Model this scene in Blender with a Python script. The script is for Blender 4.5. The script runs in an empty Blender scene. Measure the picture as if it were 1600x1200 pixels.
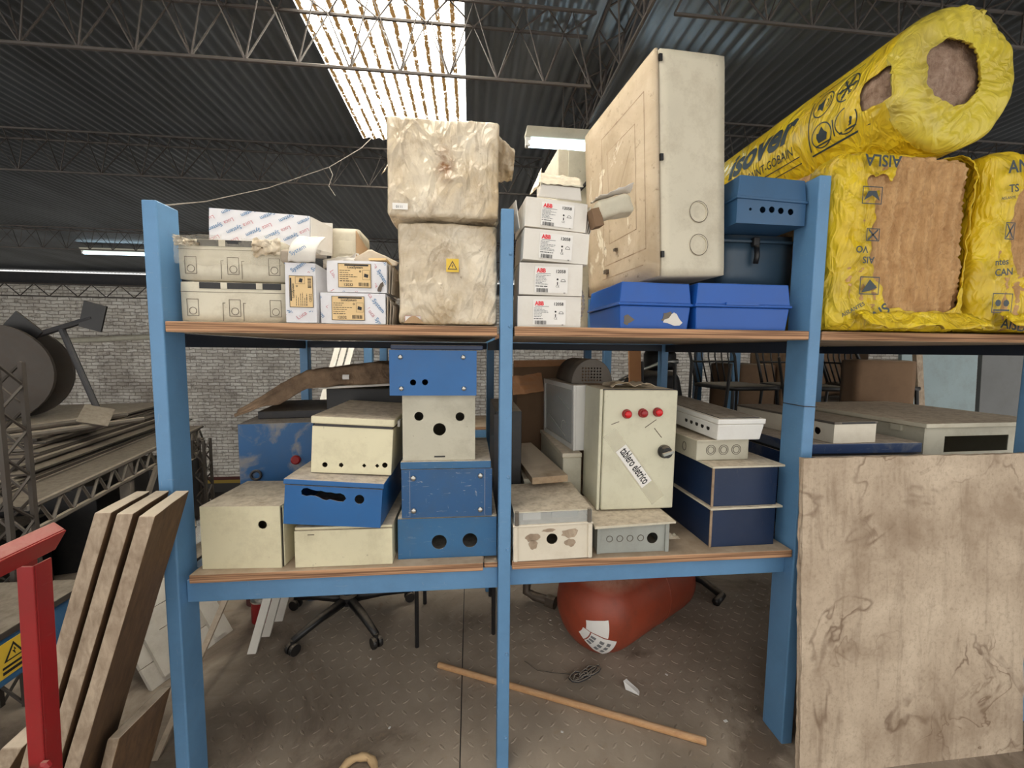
import bpy, bmesh, math, random
from mathutils import Vector, Matrix, noise
S = bpy.context.scene
C = S.collection
PI = math.pi
R = math.radians
rnd = random.Random(7)

# ---------------------------------------------------------------- camera, sky, sun, exposure
PITCH, ROLL, YAW = 0.0814, 0.0102, 0.1016
cd = bpy.data.cameras.new('camera'); cam = bpy.data.objects.new('camera', cd); C.objects.link(cam)
cd.sensor_width = 36.0; cd.lens = 641.9/1600*36; cd.clip_start = 0.02; cd.clip_end = 200
_f = Vector((math.sin(YAW)*math.cos(PITCH), math.cos(YAW)*math.cos(PITCH), -math.sin(PITCH)))
_r0 = Vector((math.cos(YAW), -math.sin(YAW), 0)); _u0 = _r0.cross(_f)
_r = _r0*math.cos(ROLL) + _u0*math.sin(ROLL); _u = -_r0*math.sin(ROLL) + _u0*math.cos(ROLL)
cam.matrix_world = Matrix(((_r.x, _u.x, -_f.x, 0), (_r.y, _u.y, -_f.y, -1.281), (_r.z, _u.z, -_f.z, 1.425), (0, 0, 0, 1)))
S.camera = cam

w = bpy.data.worlds.new('overcast_sky'); S.world = w; w.use_nodes = True
bg = w.node_tree.nodes['Background']; bg.inputs[0].default_value = (1.0, 0.965, 0.915, 1); bg.inputs[1].default_value = 1.08
sl = bpy.data.lights.new('sun', 'SUN'); so = bpy.data.objects.new('sun', sl); C.objects.link(so)
sl.energy = 40.0; sl.angle = R(3); sl.color = (1, .96, .9); so.rotation_euler = (R(-28), R(12), 0)   # from high behind the building: only the skylight lets it in
S.view_settings.view_transform = 'Standard'; S.view_settings.look = 'None'
S.view_settings.exposure = 0.55; S.view_settings.gamma = 1.0; S.view_settings.use_curve_mapping = False

# ---------------------------------------------------------------- material helpers
def lin(c):
    return tuple(((v/255)/12.92 if v/255 <= .04045 else ((v/255+.055)/1.055)**2.4) for v in c) + (1,)
class NT:
    def __init__(s, name):
        s.m = bpy.data.materials.new(name); s.m.use_nodes = True; s.t = s.m.node_tree; s.n = s.t.nodes
        s.b = s.n['Principled BSDF']; s.out = s.n['Material Output']
    def add(s, typ, **k):
        n = s.n.new(typ)
        for a, v in k.items(): setattr(n, a, v)
        return n
    def link(s, a, b): s.t.links.new(a, b)
    def val(s, sock, v):
        if hasattr(v, 'is_linked') or isinstance(v, bpy.types.NodeSocket): s.link(v, sock)
        else: sock.default_value = v
    def coords(s, scale=(1, 1, 1), rand=True):
        tc = s.add('ShaderNodeTexCoord'); mp = s.add('ShaderNodeMapping')
        s.link(tc.outputs['Object'], mp.inputs[0]); mp.inputs['Scale'].default_value = scale
        if rand:
            oi = s.add('ShaderNodeObjectInfo'); mu = s.add('ShaderNodeVectorMath', operation='SCALE'); cx = s.add('ShaderNodeCombineXYZ')
            for i in range(3): s.link(oi.outputs['Random'], cx.inputs[i])
            s.link(cx.outputs[0], mu.inputs[0]); mu.inputs['Scale'].default_value = 37.0
            s.link(mu.outputs[0], mp.inputs['Location'])
        return mp.outputs[0]
    def noise(s, co, scale, detail=5, rough=.55, dist=0):
        n = s.add('ShaderNodeTexNoise'); s.link(co, n.inputs['Vector'])
        n.inputs['Scale'].default_value = scale; n.inputs['Detail'].default_value = detail
        n.inputs['Roughness'].default_value = rough; n.inputs['Distortion'].default_value = dist
        return n.outputs['Fac']
    def ramp(s, fac, stops):
        r = s.add('ShaderNodeValToRGB'); s.link(fac, r.inputs[0]); e = r.color_ramp.elements
        while len(e) > 1: e.remove(e[-1])
        for i, (p, c) in enumerate(stops):
            x = e[0] if i == 0 else e.new(p)
            x.position = p; x.color = c if len(c) == 4 else tuple(c)+(1,)
        return r.outputs[0]
    def rng(s, v, a, b, c=0., d=1.):
        n = s.add('ShaderNodeMapRange'); s.link(v, n.inputs[0])
        for i, x in enumerate((a, b, c, d)): n.inputs[i+1].default_value = x
        return n.outputs[0]
    def mix(s, fac, a, b, bt='MIX'):
        n = s.add('ShaderNodeMix', data_type='RGBA', blend_type=bt)
        s.val(n.inputs[0], fac); s.val(n.inputs[6], a); s.val(n.inputs[7], b); return n.outputs[2]
    def math(s, op, a, b=0.):
        n = s.add('ShaderNodeMath', operation=op); s.val(n.inputs[0], a); s.val(n.inputs[1], b); return n.outputs[0]
    def normal_axis(s, ax='Z'):
        g = s.add('ShaderNodeNewGeometry'); x = s.add('ShaderNodeSeparateXYZ'); s.link(g.outputs['Normal'], x.inputs[0]); return x.outputs[ax]
    def bump(s, h, strength=.3, dist=.01):
        n = s.add('ShaderNodeBump'); s.link(h, n.inputs['Height']); n.inputs['Strength'].default_value = strength
        n.inputs['Distance'].default_value = dist; s.link(n.outputs[0], s.b.inputs['Normal']); return n
DUST = lin((220, 206, 184))
def creases(t, scale=9, stretch=(1, 1, 1), dist=.10):
    """height field of crumpled film: ridges between stretched, wobbling cells"""
    co = t.coords(stretch); wob = t.add('ShaderNodeTexNoise'); t.link(co, wob.inputs['Vector']); wob.inputs['Scale'].default_value = 4
    vm = t.add('ShaderNodeVectorMath', operation='MULTIPLY_ADD'); t.link(wob.outputs['Color'], vm.inputs[0]); vm.inputs[1].default_value = (dist*3,)*3; t.link(co, vm.inputs[2]); hs = None
    for sc, wt in ((scale, 1), (scale*2.3, .45), (scale*5, .2)):
        v = t.add('ShaderNodeTexVoronoi', feature='DISTANCE_TO_EDGE'); t.link(vm.outputs[0], v.inputs['Vector']); v.inputs['Scale'].default_value = sc
        h = t.math('MULTIPLY', t.rng(v.outputs['Distance'], 0, .35, 1, 0), wt); hs = h if hs is None else t.math('ADD', hs, h)
    return hs
def paint(name, col, rough=.5, dirt=.35, dirtcol=(110, 92, 72), dust=.85, var=.15, scratch=0, scratchcol=(190, 190, 185), metal=0, bump=.05, spots=0, patch=0, patchcol=(140, 135, 125)):
    t = NT(name); co = t.coords(); c = lin(col)
    big = t.noise(co, 5, 6); fine = t.noise(co, 38, 6, .7)
    o = t.mix(t.rng(big, .35, .7), c, tuple(v*(1-var) for v in c[:3])+(1,))
    if patch: o = t.mix(t.rng(t.noise(co, 4.2, 8, .62, .6), .50, .58, 0, patch), o, lin(patchcol))
    o = t.mix(t.rng(t.noise(co, 9, 10, .75), .47, .72, 0, dirt), o, lin(dirtcol))
    if spots: o = t.mix(t.rng(fine, .66, .72, 0, spots), o, lin((85, 68, 50)))
    if scratch:
        c2 = t.coords((7, 7, 60)); c3 = t.coords((60, 60, 9))
        o = t.mix(t.rng(t.noise(c2, 3, 4, .6, 1.2), .66, .69, 0, scratch), o, lin(scratchcol))
        o = t.mix(t.rng(t.noise(c3, 2, 4, .6, 1.0), .68, .71, 0, scratch), o, lin(scratchcol))
    if dust:
        up = t.rng(t.normal_axis(), .6, .95)
        f = t.math('MULTIPLY', up, t.rng(t.noise(co, 7, 8, .65), .25, .6, dust*.75, dust))
        o = t.mix(f, o, t.mix(t.rng(fine, .42, .68), DUST, lin((176, 158, 134))))
        t.link(t.rng(f, 0, 1, rough, .95), t.b.inputs['Roughness'])
    else: t.b.inputs['Roughness'].default_value = rough
    t.link(o, t.b.inputs['Base Color']); t.b.inputs['Metallic'].default_value = metal
    if bump: t.bump(fine, bump, .004)
    return t.m
def plain(name, col, rough=.5, metal=0, **k):
    t = NT(name); t.b.inputs['Base Color'].default_value = lin(col); t.b.inputs['Roughness'].default_value = rough; t.b.inputs['Metallic'].default_value = metal
    return t.m
M = {}
M['rack'] = paint('rack_blue_paint', (96, 142, 184), .5, .16, (62, 84, 108), .35, .1, scratch=.12, spots=.15, bump=.04)
M['rackshade'] = paint('shaded_blue_rack_paint', (32, 42, 58), .5, .2, (50, 52, 56), .3, .1)  # rack blue darkened to paint in the shade under the upper boards
M['cream'] = paint('cream_enamel', (222, 215, 183), .42, .32, (146, 130, 102), .95, .06, spots=.5)
M['panel_cream'] = paint('pale_panel_enamel', (208, 205, 181), .42, .28, (146, 134, 110), .7, .05, spots=.25)
M['beige'] = paint('aged_beige_plastic', (208, 201, 181), .5, .42, (140, 124, 100), .8, .09, spots=.45)
M['kraftbeige'] = paint('dusty_cabinet_beige', (206, 200, 180), .6, .4, (158, 140, 112), .95, .09, spots=.5, patch=.0)
t = NT('dust_coated_beige_door'); co = t.coords()
o = t.mix(t.rng(t.noise(co, 4, 8, .65, .8), .36, .62), lin((194, 178, 154)), lin((174, 156, 130)))
o = t.mix(t.rng(t.noise(co, 3.1, 7, .6, 1.4), .62, .66), o, lin((218, 210, 190)))
o = t.mix(t.rng(t.noise(co, 36, 6, .7), .60, .70, 0, .6), o, lin((110, 90, 68)))
t.link(o, t.b.inputs['Base Color']); t.b.inputs['Roughness'].default_value = .85; t.bump(t.noise(co, 60, 5), .1, .003); M['dustdoor'] = t.m
M['grey'] = paint('grey_enamel', (158, 162, 156), .5, .3, (110, 105, 95), .95, .08, spots=.3)
M['greygreen'] = paint('worn_grey_paint', (190, 186, 168), .55, .4, (135, 125, 105), .8, .1, spots=.45)
M['white'] = paint('white_plastic', (226, 226, 222), .4, .15, (160, 150, 135), .6, .04)
M['offwhite'] = paint('yellowed_white_plastic', (222, 214, 196), .45, .25, (160, 140, 112), .9, .06)
M['blue'] = paint('blue_enamel', (34, 98, 160), .42, .2, (70, 90, 115), .92, .12, spots=.1)
M['blue2'] = paint('scratched_blue_enamel', (38, 86, 134), .5, .3, (74, 84, 94), .8, .15, scratch=.55, spots=.2)
M['blue3'] = paint('dull_blue_enamel', (50, 102, 146), .5, .3, (80, 95, 105), .9, .15, scratch=.15, spots=.2)
M['bluepatch'] = paint('peeling_blue_enamel', (44, 94, 144), .5, .2, (90, 95, 98), .8, .15, patch=.85, patchcol=(140, 136, 130), spots=.2)
M['navy'] = paint('navy_enamel', (26, 46, 78), .4, .25, (60, 66, 85), .95, .2, scratch=.15, scratchcol=(120, 110, 100))
M['navypatch'] = paint('worn_navy_enamel', (30, 58, 102), .45, .2, (70, 80, 98), .8, .2, patch=.45, patchcol=(120, 124, 128), scratch=.2)
M['plasticblue'] = paint('bright_blue_plastic', (24, 86, 172), .38, .18, (60, 80, 120), .3, .08)
M['plasticbluepeel'] = paint('bright_blue_plastic_with_dirt', (28, 80, 174), .38, .12, (60, 80, 120), .3, .08)
M['plasticteal'] = paint('faded_blue_plastic', (52, 92, 130), .45, .2, (70, 85, 100), .4, .1)
M['tealdark'] = paint('dark_grey_blue_plastic', (48, 70, 88), .4, .25, (84, 88, 90), .3, .15, spots=.2)
M['black'] = paint('black_metal', (24, 24, 26), .45, .3, (70, 62, 54), .4, .1)
M['dark'] = paint('dark_grey_metal', (48, 48, 52), .5, .35, (85, 76, 66), .5, .15)
M['blackplastic'] = paint('black_plastic', (26, 26, 27), .4, .15, (70, 62, 54), .35, .1)
M['steel'] = paint('rusty_dark_steel', (76, 70, 64), .6, .5, (70, 54, 42), .3, .25, metal=.2, spots=.4)
M['steelgrey'] = paint('weathered_grey_steel', (106, 99, 90), .6, .5, (80, 66, 54), .4, .2, spots=.4)
M['truss'] = paint('dark_truss_steel', (74, 68, 64), .6, .3, (60, 50, 44), .2, .2)
M['chrome'] = plain('worn_chrome', (190, 188, 182), .3, .9)
M['red'] = paint('red_enamel', (150, 28, 32), .4, .3, (110, 50, 40), .3, .15, scratch=.2, scratchcol=(150, 110, 100), spots=.3)
M['redlens'] = plain('red_lens', (206, 26, 34), .25)
M['reddark'] = plain('dark_red_lens', (150, 30, 34), .3)
M['orange'] = paint('orange_red_tank_paint', (156, 68, 44), .45, .6, (104, 56, 42), .5, .2, spots=.35)
M['pipe'] = paint('oxidised_pipe', (96, 84, 72), .5, .5, (60, 48, 40), .5, .2, metal=.3)
M['ink'] = plain('black_ink', (30, 30, 32), .6)
M['inkgrey'] = plain('grey_ink', (120, 122, 124), .6)
M['inkblue'] = plain('blue_ink', (84, 128, 168), .6)
M['inkred'] = plain('red_ink', (190, 120, 128), .6)
M['logored'] = plain('red_logo_ink', (222, 52, 62), .6)
M['isoink'] = plain('dark_blue_print', (44, 58, 66), .5)
M['tan'] = paint('tan_paper_label', (224, 194, 144), .7, .2, (190, 150, 100), 0, .06, bump=0)
M['whitepaper'] = paint('white_paper_label', (232, 230, 226), .7, .1, (200, 190, 180), 0, .04, bump=0)
M['carton'] = paint('white_carton', (224, 220, 212), .8, .25, (186, 172, 152), .8, .06, spots=.15)
M['cartonlilac'] = paint('coated_white_carton', (222, 222, 226), .7, .2, (188, 178, 164), .6, .05, spots=.15)
M['kraftgrey'] = paint('greyed_cardboard', (172, 160, 144), .9, .35, (120, 104, 88), .6, .12, bump=.1)
M['kraft'] = paint('kraft_cardboard', (178, 148, 114), .9, .3, (130, 104, 78), .6, .12, bump=.1)
M['kraftorange'] = paint('fresh_cardboard', (204, 148, 102), .9, .2, (160, 110, 74), .4, .1)
M['kraftdark'] = paint('brown_cardboard', (128, 102, 78), .9, .3, (90, 70, 54), .5, .15)
t = NT('dirty_brown_paper'); co = t.coords()
o = t.mix(t.rng(t.noise(co, 7, 8, .7), .35, .65), lin((142, 118, 94)), lin((92, 74, 58))); t.link(o, t.b.inputs['Base Color']); t.b.inputs['Roughness'].default_value = .9; t.bump(creases(t, 7, (1, 1, 1), .1), .5, .015); M['tarp'] = t.m
M['wallpanel'] = paint('pale_blue_painted_board', (150, 168, 172), .7, .35, (120, 120, 112), .3, .1, scratch=.15, scratchcol=(80, 80, 76))
M['greypanel'] = paint('dark_grey_board', (112, 114, 114), .7, .3, (90, 88, 82), .3, .1)
M['yellow'] = paint('warning_yellow', (224, 188, 60), .5, .1, (170, 140, 70), 0, .05, bump=0)
M['pvc'] = paint('white_pvc', (226, 222, 212), .4, .2, (170, 150, 130), .3, .06)
M['whitewood'] = paint('whitewashed_boards', (196, 190, 178), .75, .4, (140, 126, 108), .5, .12)
M['rope'] = paint('tan_rope', (206, 176, 134), .9, .3, (150, 120, 86), 0, .15, bump=.4)
def wood(name, a, b, grain=(3, 3, 40), rough=.75, dust=.6, dark=(90, 68, 48), stain=.3):
    t = NT(name); co = t.coords(grain); c2 = t.coords()
    o = t.mix(t.rng(t.noise(co, 2.2, 8, .65, .6), .3, .7), lin(a), lin(b))
    o = t.mix(t.rng(t.noise(c2, 6, 8, .65), .52, .75, 0, stain), o, lin(dark))
    if dust:
        up = t.rng(t.normal_axis(), .6, .95, 0, dust); o = t.mix(t.math('MULTIPLY', up, t.rng(t.noise(c2, 6, 7), .25, .55)), o, DUST)
    t.link(o, t.b.inputs['Base Color']); t.b.inputs['Roughness'].default_value = rough; t.bump(t.noise(co, 5, 6), .15, .004); return t.m
M['oldwood'] = wood('weathered_plank', (190, 172, 150), (142, 124, 104), (20, 20, 9), dust=.8, stain=.55)
M['planed'] = wood('brown_planed_plank_face', (116, 88, 60), (80, 60, 42), (24, 24, 2.0), dust=.3, stain=.5)
M['oldwoodend'] = wood('sawn_plank_edge', (176, 154, 128), (126, 104, 82), (10, 10, 6), dust=.3, stain=.6)
M['stick'] = wood('broom_wood', (202, 160, 114), (178, 132, 90), (3, 40, 40), dust=.2, stain=.15)
M['plankx'] = wood('dusty_plank', (168, 146, 118), (140, 116, 90), (20, 3, 20), dust=.8)
t = NT('plywood_shelf'); co = t.coords((1, 1, 1)); nz = t.math('ABSOLUTE', t.normal_axis())
lay = t.coords((1.5, 1.5, 190), rand=False); st = t.mix(t.rng(t.noise(lay, 1, 3), .42, .58), lin((192, 150, 114)), lin((118, 86, 64)))
topc = t.mix(t.rng(t.noise(co, 7, 8, .65), .35, .65), lin((182, 164, 142)), lin((150, 130, 108)))
topc = t.mix(t.rng(t.noise(co, 30, 6, .7), .62, .72, 0, .5), topc, lin((110, 88, 66)))
o = t.mix(t.rng(nz, .4, .6), st, topc); t.link(o, t.b.inputs['Base Color']); t.b.inputs['Roughness'].default_value = .9
t.bump(t.noise(co, 50, 4), .15, .003); M['ply'] = t.m
# stained particle board
t = NT('stained_chipboard'); co = t.coords(rand=False)
big = t.noise(co, 2.4, 4, .5, .5); fine = t.noise(co, 70, 6, .7)
o = t.mix(t.rng(t.noise(co, 3.2, 8, .65, .3), .34, .66), lin((208, 191, 169)), lin((160, 141, 120)))
o = t.mix(t.rng(fine, .5, .7, 0, .45), o, lin((132, 112, 90)))
line = t.ramp(big, [(.0, (0, 0, 0)), (.535, (0, 0, 0)), (.552, (1, 1, 1)), (.562, (0, 0, 0)), (1, (0, 0, 0))])
o = t.mix(t.math('MULTIPLY', line, t.rng(t.noise(co, 5, 3), .42, .6, 0, .8)), o, lin((98, 74, 54)))
line2 = t.ramp(t.noise(co, 6.5, 3, .5, 1.2), [(.0, (0, 0, 0)), (.60, (0, 0, 0)), (.615, (1, 1, 1)), (.64, (.25, .25, .25)), (.66, (0, 0, 0))])
o = t.mix(t.math('MULTIPLY', line2, t.rng(t.noise(co, 2.2, 3), .5, .62, 0, .75)), o, lin((104, 80, 58)))
o = t.mix(t.rng(t.noise(co, 1.6, 6, .6), .56, .72, 0, .7), o, lin((122, 100, 80)))
o = t.mix(t.rng(t.noise(t.coords((9, 1, 1.2), rand=False), 2.5, 8, .7, .4), .52, .72, 0, .5), o, lin((118, 98, 78)))
t.link(o, t.b.inputs['Base Color']); t.b.inputs['Roughness'].default_value = .9; t.bump(fine, .25, .003); M['chip'] = t.m
# glass wool
def wool(name, a, b, sc=(1, 1, 1), bd=.012):
    t = NT(name); co = t.coords(sc); f = t.noise(co, 26, 8, .7, .5); g = t.noise(t.coords((90, 90, 14)), 2, 5, .6)
    o = t.mix(t.rng(f, .3, .68), lin(a), lin(b)); o = t.mix(t.rng(g, .5, .75, 0, .4), o, lin(tuple(v*.72 for v in b)))
    t.link(o, t.b.inputs['Base Color']); t.b.inputs['Roughness'].default_value = 1; t.bump(f, .8, bd); return t.m
M['wool'] = wool('orange_glass_wool', (218, 178, 128), (172, 130, 86), (1.2, 1.2, .45))
M['woolgrey'] = wool('greyed_glass_wool', (188, 162, 142), (136, 108, 90), (1.5, 1.5, 1.5))
t = NT('yellow_plastic_film'); co = t.coords()
wr = t.noise(t.coords((1, 1, .5)), 16, 5, .55, 1.6)
o = t.mix(t.rng(t.noise(co, 5, 6), .35, .7), lin((232, 204, 44)), lin((206, 172, 30)))
o = t.mix(t.rng(t.noise(co, 3, 8, .65), .54, .75, 0, .55), o, lin((168, 146, 66)))
t.link(o, t.b.inputs['Base Color']); t.b.inputs['Roughness'].default_value = .32; t.bump(creases(t, 6, (1.3, 1.3, .5), .2), .55, .02); M['film'] = t.m
t = NT('dusty_olive_yellow_film'); co = t.coords()
wr = t.noise(co, 13, 5, .55, 1.8)
o = t.mix(t.rng(t.noise(co, 5, 6), .35, .7), lin((226, 208, 74)), lin((196, 176, 48)))
o = t.mix(t.rng(t.noise(co, 3, 8, .65), .50, .72, 0, .7), o, lin((170, 154, 96)))
t.link(o, t.b.inputs['Base Color']); t.b.inputs['Roughness'].default_value = .38; t.bump(creases(t, 5.5, (1, 1, 1), .2), .5, .018); M['filmend'] = t.m
# plastic wrap around cartons: half clear, wrinkled
t = NT('dusty_clear_wrap'); co = t.coords()
wr = t.noise(t.coords((1.6, 1.6, .55)), 9, 6, .55, 2.2)
o = t.mix(t.rng(t.noise(co, 5, 8, .65, .5), .38, .64), lin((230, 218, 196)), lin((190, 170, 138))); o = t.mix(t.rng(t.noise(co, 13, 9, .75, .4), .52, .70, 0, .6), o, lin((150, 124, 92)))
o = t.mix(t.rng(t.noise(co, 30, 6, .7), .64, .72, 0, .6), o, lin((120, 96, 70)))
t.link(o, t.b.inputs['Base Color']); t.b.inputs['Roughness'].default_value = .3; t.b.inputs['Specular IOR Level'].default_value = .6
t.b.inputs['Alpha'].default_value = .9; t.bump(creases(t, 7, (1.5, 1, .8), .07), .65, .015); M['wrap'] = t.m
t = NT('rust_stained_wrap'); co = t.coords(rand=False)
o = t.mix(t.rng(t.noise(co, 5, 8, .65, .5), .38, .64), lin((230, 218, 196)), lin((190, 170, 138))); o = t.mix(t.rng(t.noise(co, 13, 9, .75, .4), .52, .70, 0, .6), o, lin((150, 124, 92)))
o = t.mix(t.rng(t.noise(co, 30, 6, .7), .64, .72, 0, .6), o, lin((120, 96, 70)))
vd = t.add('ShaderNodeVectorMath', operation='SUBTRACT'); t.link(co, vd.inputs[0]); vd.inputs[1].default_value = (.170, 0, .150)
vs = t.add('ShaderNodeVectorMath', operation='MULTIPLY'); t.link(vd.outputs[0], vs.inputs[0]); vs.inputs[1].default_value = (1/.035, 0, 1/.060)
ln = t.add('ShaderNodeVectorMath', operation='LENGTH'); t.link(vs.outputs[0], ln.inputs[0])
f = t.math('MULTIPLY', t.rng(ln.outputs['Value'], .2, 1.15, 1, 0), t.rng(t.noise(co, 26, 8, .75), .34, .55))
o = t.mix(f, o, lin((132, 86, 40)))
t.link(o, t.b.inputs['Base Color']); t.b.inputs['Roughness'].default_value = .3; t.b.inputs['Specular IOR Level'].default_value = .6
t.b.inputs['Alpha'].default_value = .92; t.bump(creases(t, 7, (1.5, 1, .8), .07), .65, .015); M['wrapstain'] = t.m
t = NT('clear_polycarbonate'); t.b.inputs['Base Color'].default_value = lin((214, 218, 216)); t.b.inputs['Roughness'].default_value = .25
t.b.inputs['Alpha'].default_value = .34; t.bump(t.noise(t.coords(), 12, 4), .1, .004); M['clear'] = t.m
t = NT('clear_tape'); t.b.inputs['Base Color'].default_value = lin((228, 224, 204)); t.b.inputs['Roughness'].default_value = .25
t.b.inputs['Alpha'].default_value = .28; M['tape'] = t.m
t = NT('thin_clear_film'); t.b.inputs['Base Color'].default_value = lin((222, 214, 194)); t.b.inputs['Roughness'].default_value = .18; t.b.inputs['Alpha'].default_value = .22; t.bump(t.noise(t.coords((1, 1, .6)), 14, 5, .55, 2), .8, .03); M['film_clear'] = t.m
# roof sheet
t = NT('corrugated_dark_sheet'); co = t.coords((1, .25, 1), rand=False)
o = t.mix(t.rng(t.noise(co, 2, 7, .6), .35, .7), lin((132, 138, 144)), lin((100, 103, 106))); o = t.mix(t.rng(t.noise(co, 9, 8, .7), .55, .75, 0, .4), o, lin((70, 60, 52)))
t.link(o, t.b.inputs['Base Color']); t.b.inputs['Metallic'].default_value = .7; t.b.inputs['Roughness'].default_value = .34; M['roof'] = t.m
# translucent skylight sheet with dirt lying in the valleys
t = NT('dirty_translucent_sheet'); tc = t.add('ShaderNodeTexCoord'); sx = t.add('ShaderNodeSeparateXYZ'); t.link(tc.outputs['Object'], sx.inputs[0])
sn = t.math('SINE', t.math('MULTIPLY', sx.outputs[0], 2*PI/.076)); co = t.coords((1, 1, 1), rand=False)
val = t.rng(sn, .15, -.80, -.12, .24)   # lowest part of the sheet collects dirt
dirt = t.rng(t.math('ADD', t.noise(co, 34, 8, .8), val), .60, .66)
tr = t.add('ShaderNodeBsdfTranslucent'); tr.inputs[0].default_value = (.86, .84, .78, 1)
df = t.add('ShaderNodeBsdfDiffuse'); df.inputs[0].default_value = lin((120, 96, 66))
tr2 = t.add('ShaderNodeBsdfTranslucent'); tr2.inputs[0].default_value = lin((150, 118, 74)); m1 = t.add('ShaderNodeMixShader'); m1.inputs[0].default_value = .035
t.link(df.outputs[0], m1.inputs[1]); t.link(tr2.outputs[0], m1.inputs[2])
mx = t.add('ShaderNodeMixShader'); t.link(dirt, mx.inputs[0]); t.link(tr.outputs[0], mx.inputs[1]); t.link(m1.outputs[0], mx.inputs[2]); t.link(mx.outputs[0], t.out.inputs[0]); M['skylight'] = t.m
# whitewashed brick
t = NT('whitewashed_brick'); tc = t.add('ShaderNodeTexCoord'); sx = t.add('ShaderNodeSeparateXYZ'); cx = t.add('ShaderNodeCombineXYZ'); t.link(tc.outputs['Object'], sx.inputs[0])
t.link(t.math('ADD', sx.outputs[0], sx.outputs[1]), cx.inputs[0]); t.link(sx.outputs[2], cx.inputs[1])
wob = t.add('ShaderNodeTexNoise'); t.link(cx.outputs[0], wob.inputs['Vector']); wob.inputs['Scale'].default_value = 5
vm = t.add('ShaderNodeVectorMath', operation='MULTIPLY_ADD'); t.link(wob.outputs['Color'], vm.inputs[0]); vm.inputs[1].default_value = (.08, .07, 0); t.link(cx.outputs[0], vm.inputs[2])
br = t.add('ShaderNodeTexBrick'); t.link(vm.outputs[0], br.inputs['Vector'])
for k, v in (('Scale', 1.), ('Mortar Size', .009), ('Mortar Smooth', .3), ('Brick Width', .25), ('Row Height', .078)): br.inputs[k].default_value = v
br.inputs['Color1'].default_value = lin((236, 232, 224)); br.inputs['Color2'].default_value = lin((206, 199, 188)); br.inputs['Mortar'].default_value = lin((168, 160, 148))
co = t.coords(rand=False)
o = t.mix(t.rng(t.noise(co, 7, 9, .75), .5, .68, 0, .75), br.outputs[0], lin((120, 110, 100)))
o = t.mix(t.rng(t.noise(co, .7, 5, .6), .5, .68, 0, .5), o, lin((112, 100, 90)))
t.link(o, t.b.inputs['Base Color']); t.b.inputs['Roughness'].default_value = .95
bb = t.add('ShaderNodeMath', operation='ADD'); t.link(t.math('MULTIPLY', br.outputs['Fac'], -1), bb.inputs[0]); t.link(t.math('MULTIPLY', t.noise(co, 14, 6), .9), bb.inputs[1]); t.bump(bb.outputs[0], 1, .035); M['brick'] = t.m
# floor plate
t = NT('worn_chequer_plate'); co = t.coords(rand=False)
o = t.mix(t.rng(t.noise(co, 2.1, 7, .62, .4), .36, .66), lin((174, 160, 143)), lin((138, 125, 110)))
o = t.mix(t.rng(t.noise(co, 1.5, 8, .65, .8), .54, .66, 0, .75), o, lin((84, 68, 54)))
o = t.mix(t.rng(t.noise(co, 26, 8, .75), .56, .72, 0, .5), o, lin((158, 138, 112)))
o = t.mix(t.rng(t.noise(co, 3.4, 8, .7, .5), .62, .74, 0, .5), o, lin((120, 86, 58)))
t.link(o, t.b.inputs['Base Color']); t.b.inputs['Roughness'].default_value = .75; t.b.inputs['Metallic'].default_value = .0; t.bump(t.noise(co, 60, 6, .7), .15, .004); M['plate'] = t.m
M['concrete'] = paint('dusty_concrete', (128, 114, 98), .9, .5, (88, 74, 62), 0, .2, spots=.3, bump=.2)
M['darkfloor'] = paint('dark_lower_floor', (52, 48, 46), .8, .4, (36, 33, 32), 0, .2)
M['stripe'] = plain('yellow_wall_stripe', (150, 126, 52), .8); M['maroon'] = plain('maroon_wall_band', (84, 44, 38), .8); M['tar'] = plain('dark_wall_dado', (58, 56, 54), .8)
t = NT('fluorescent_tube'); t.b.inputs['Base Color'].default_value = (1, 1, 1, 1); t.b.inputs['Emission Color'].default_value = (.62, .86, 1, 1); t.b.inputs['Emission Strength'].default_value = 3.4; M['tube'] = t.m
M['cobweb'] = plain('dusty_string', (120, 114, 106), .9)

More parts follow.
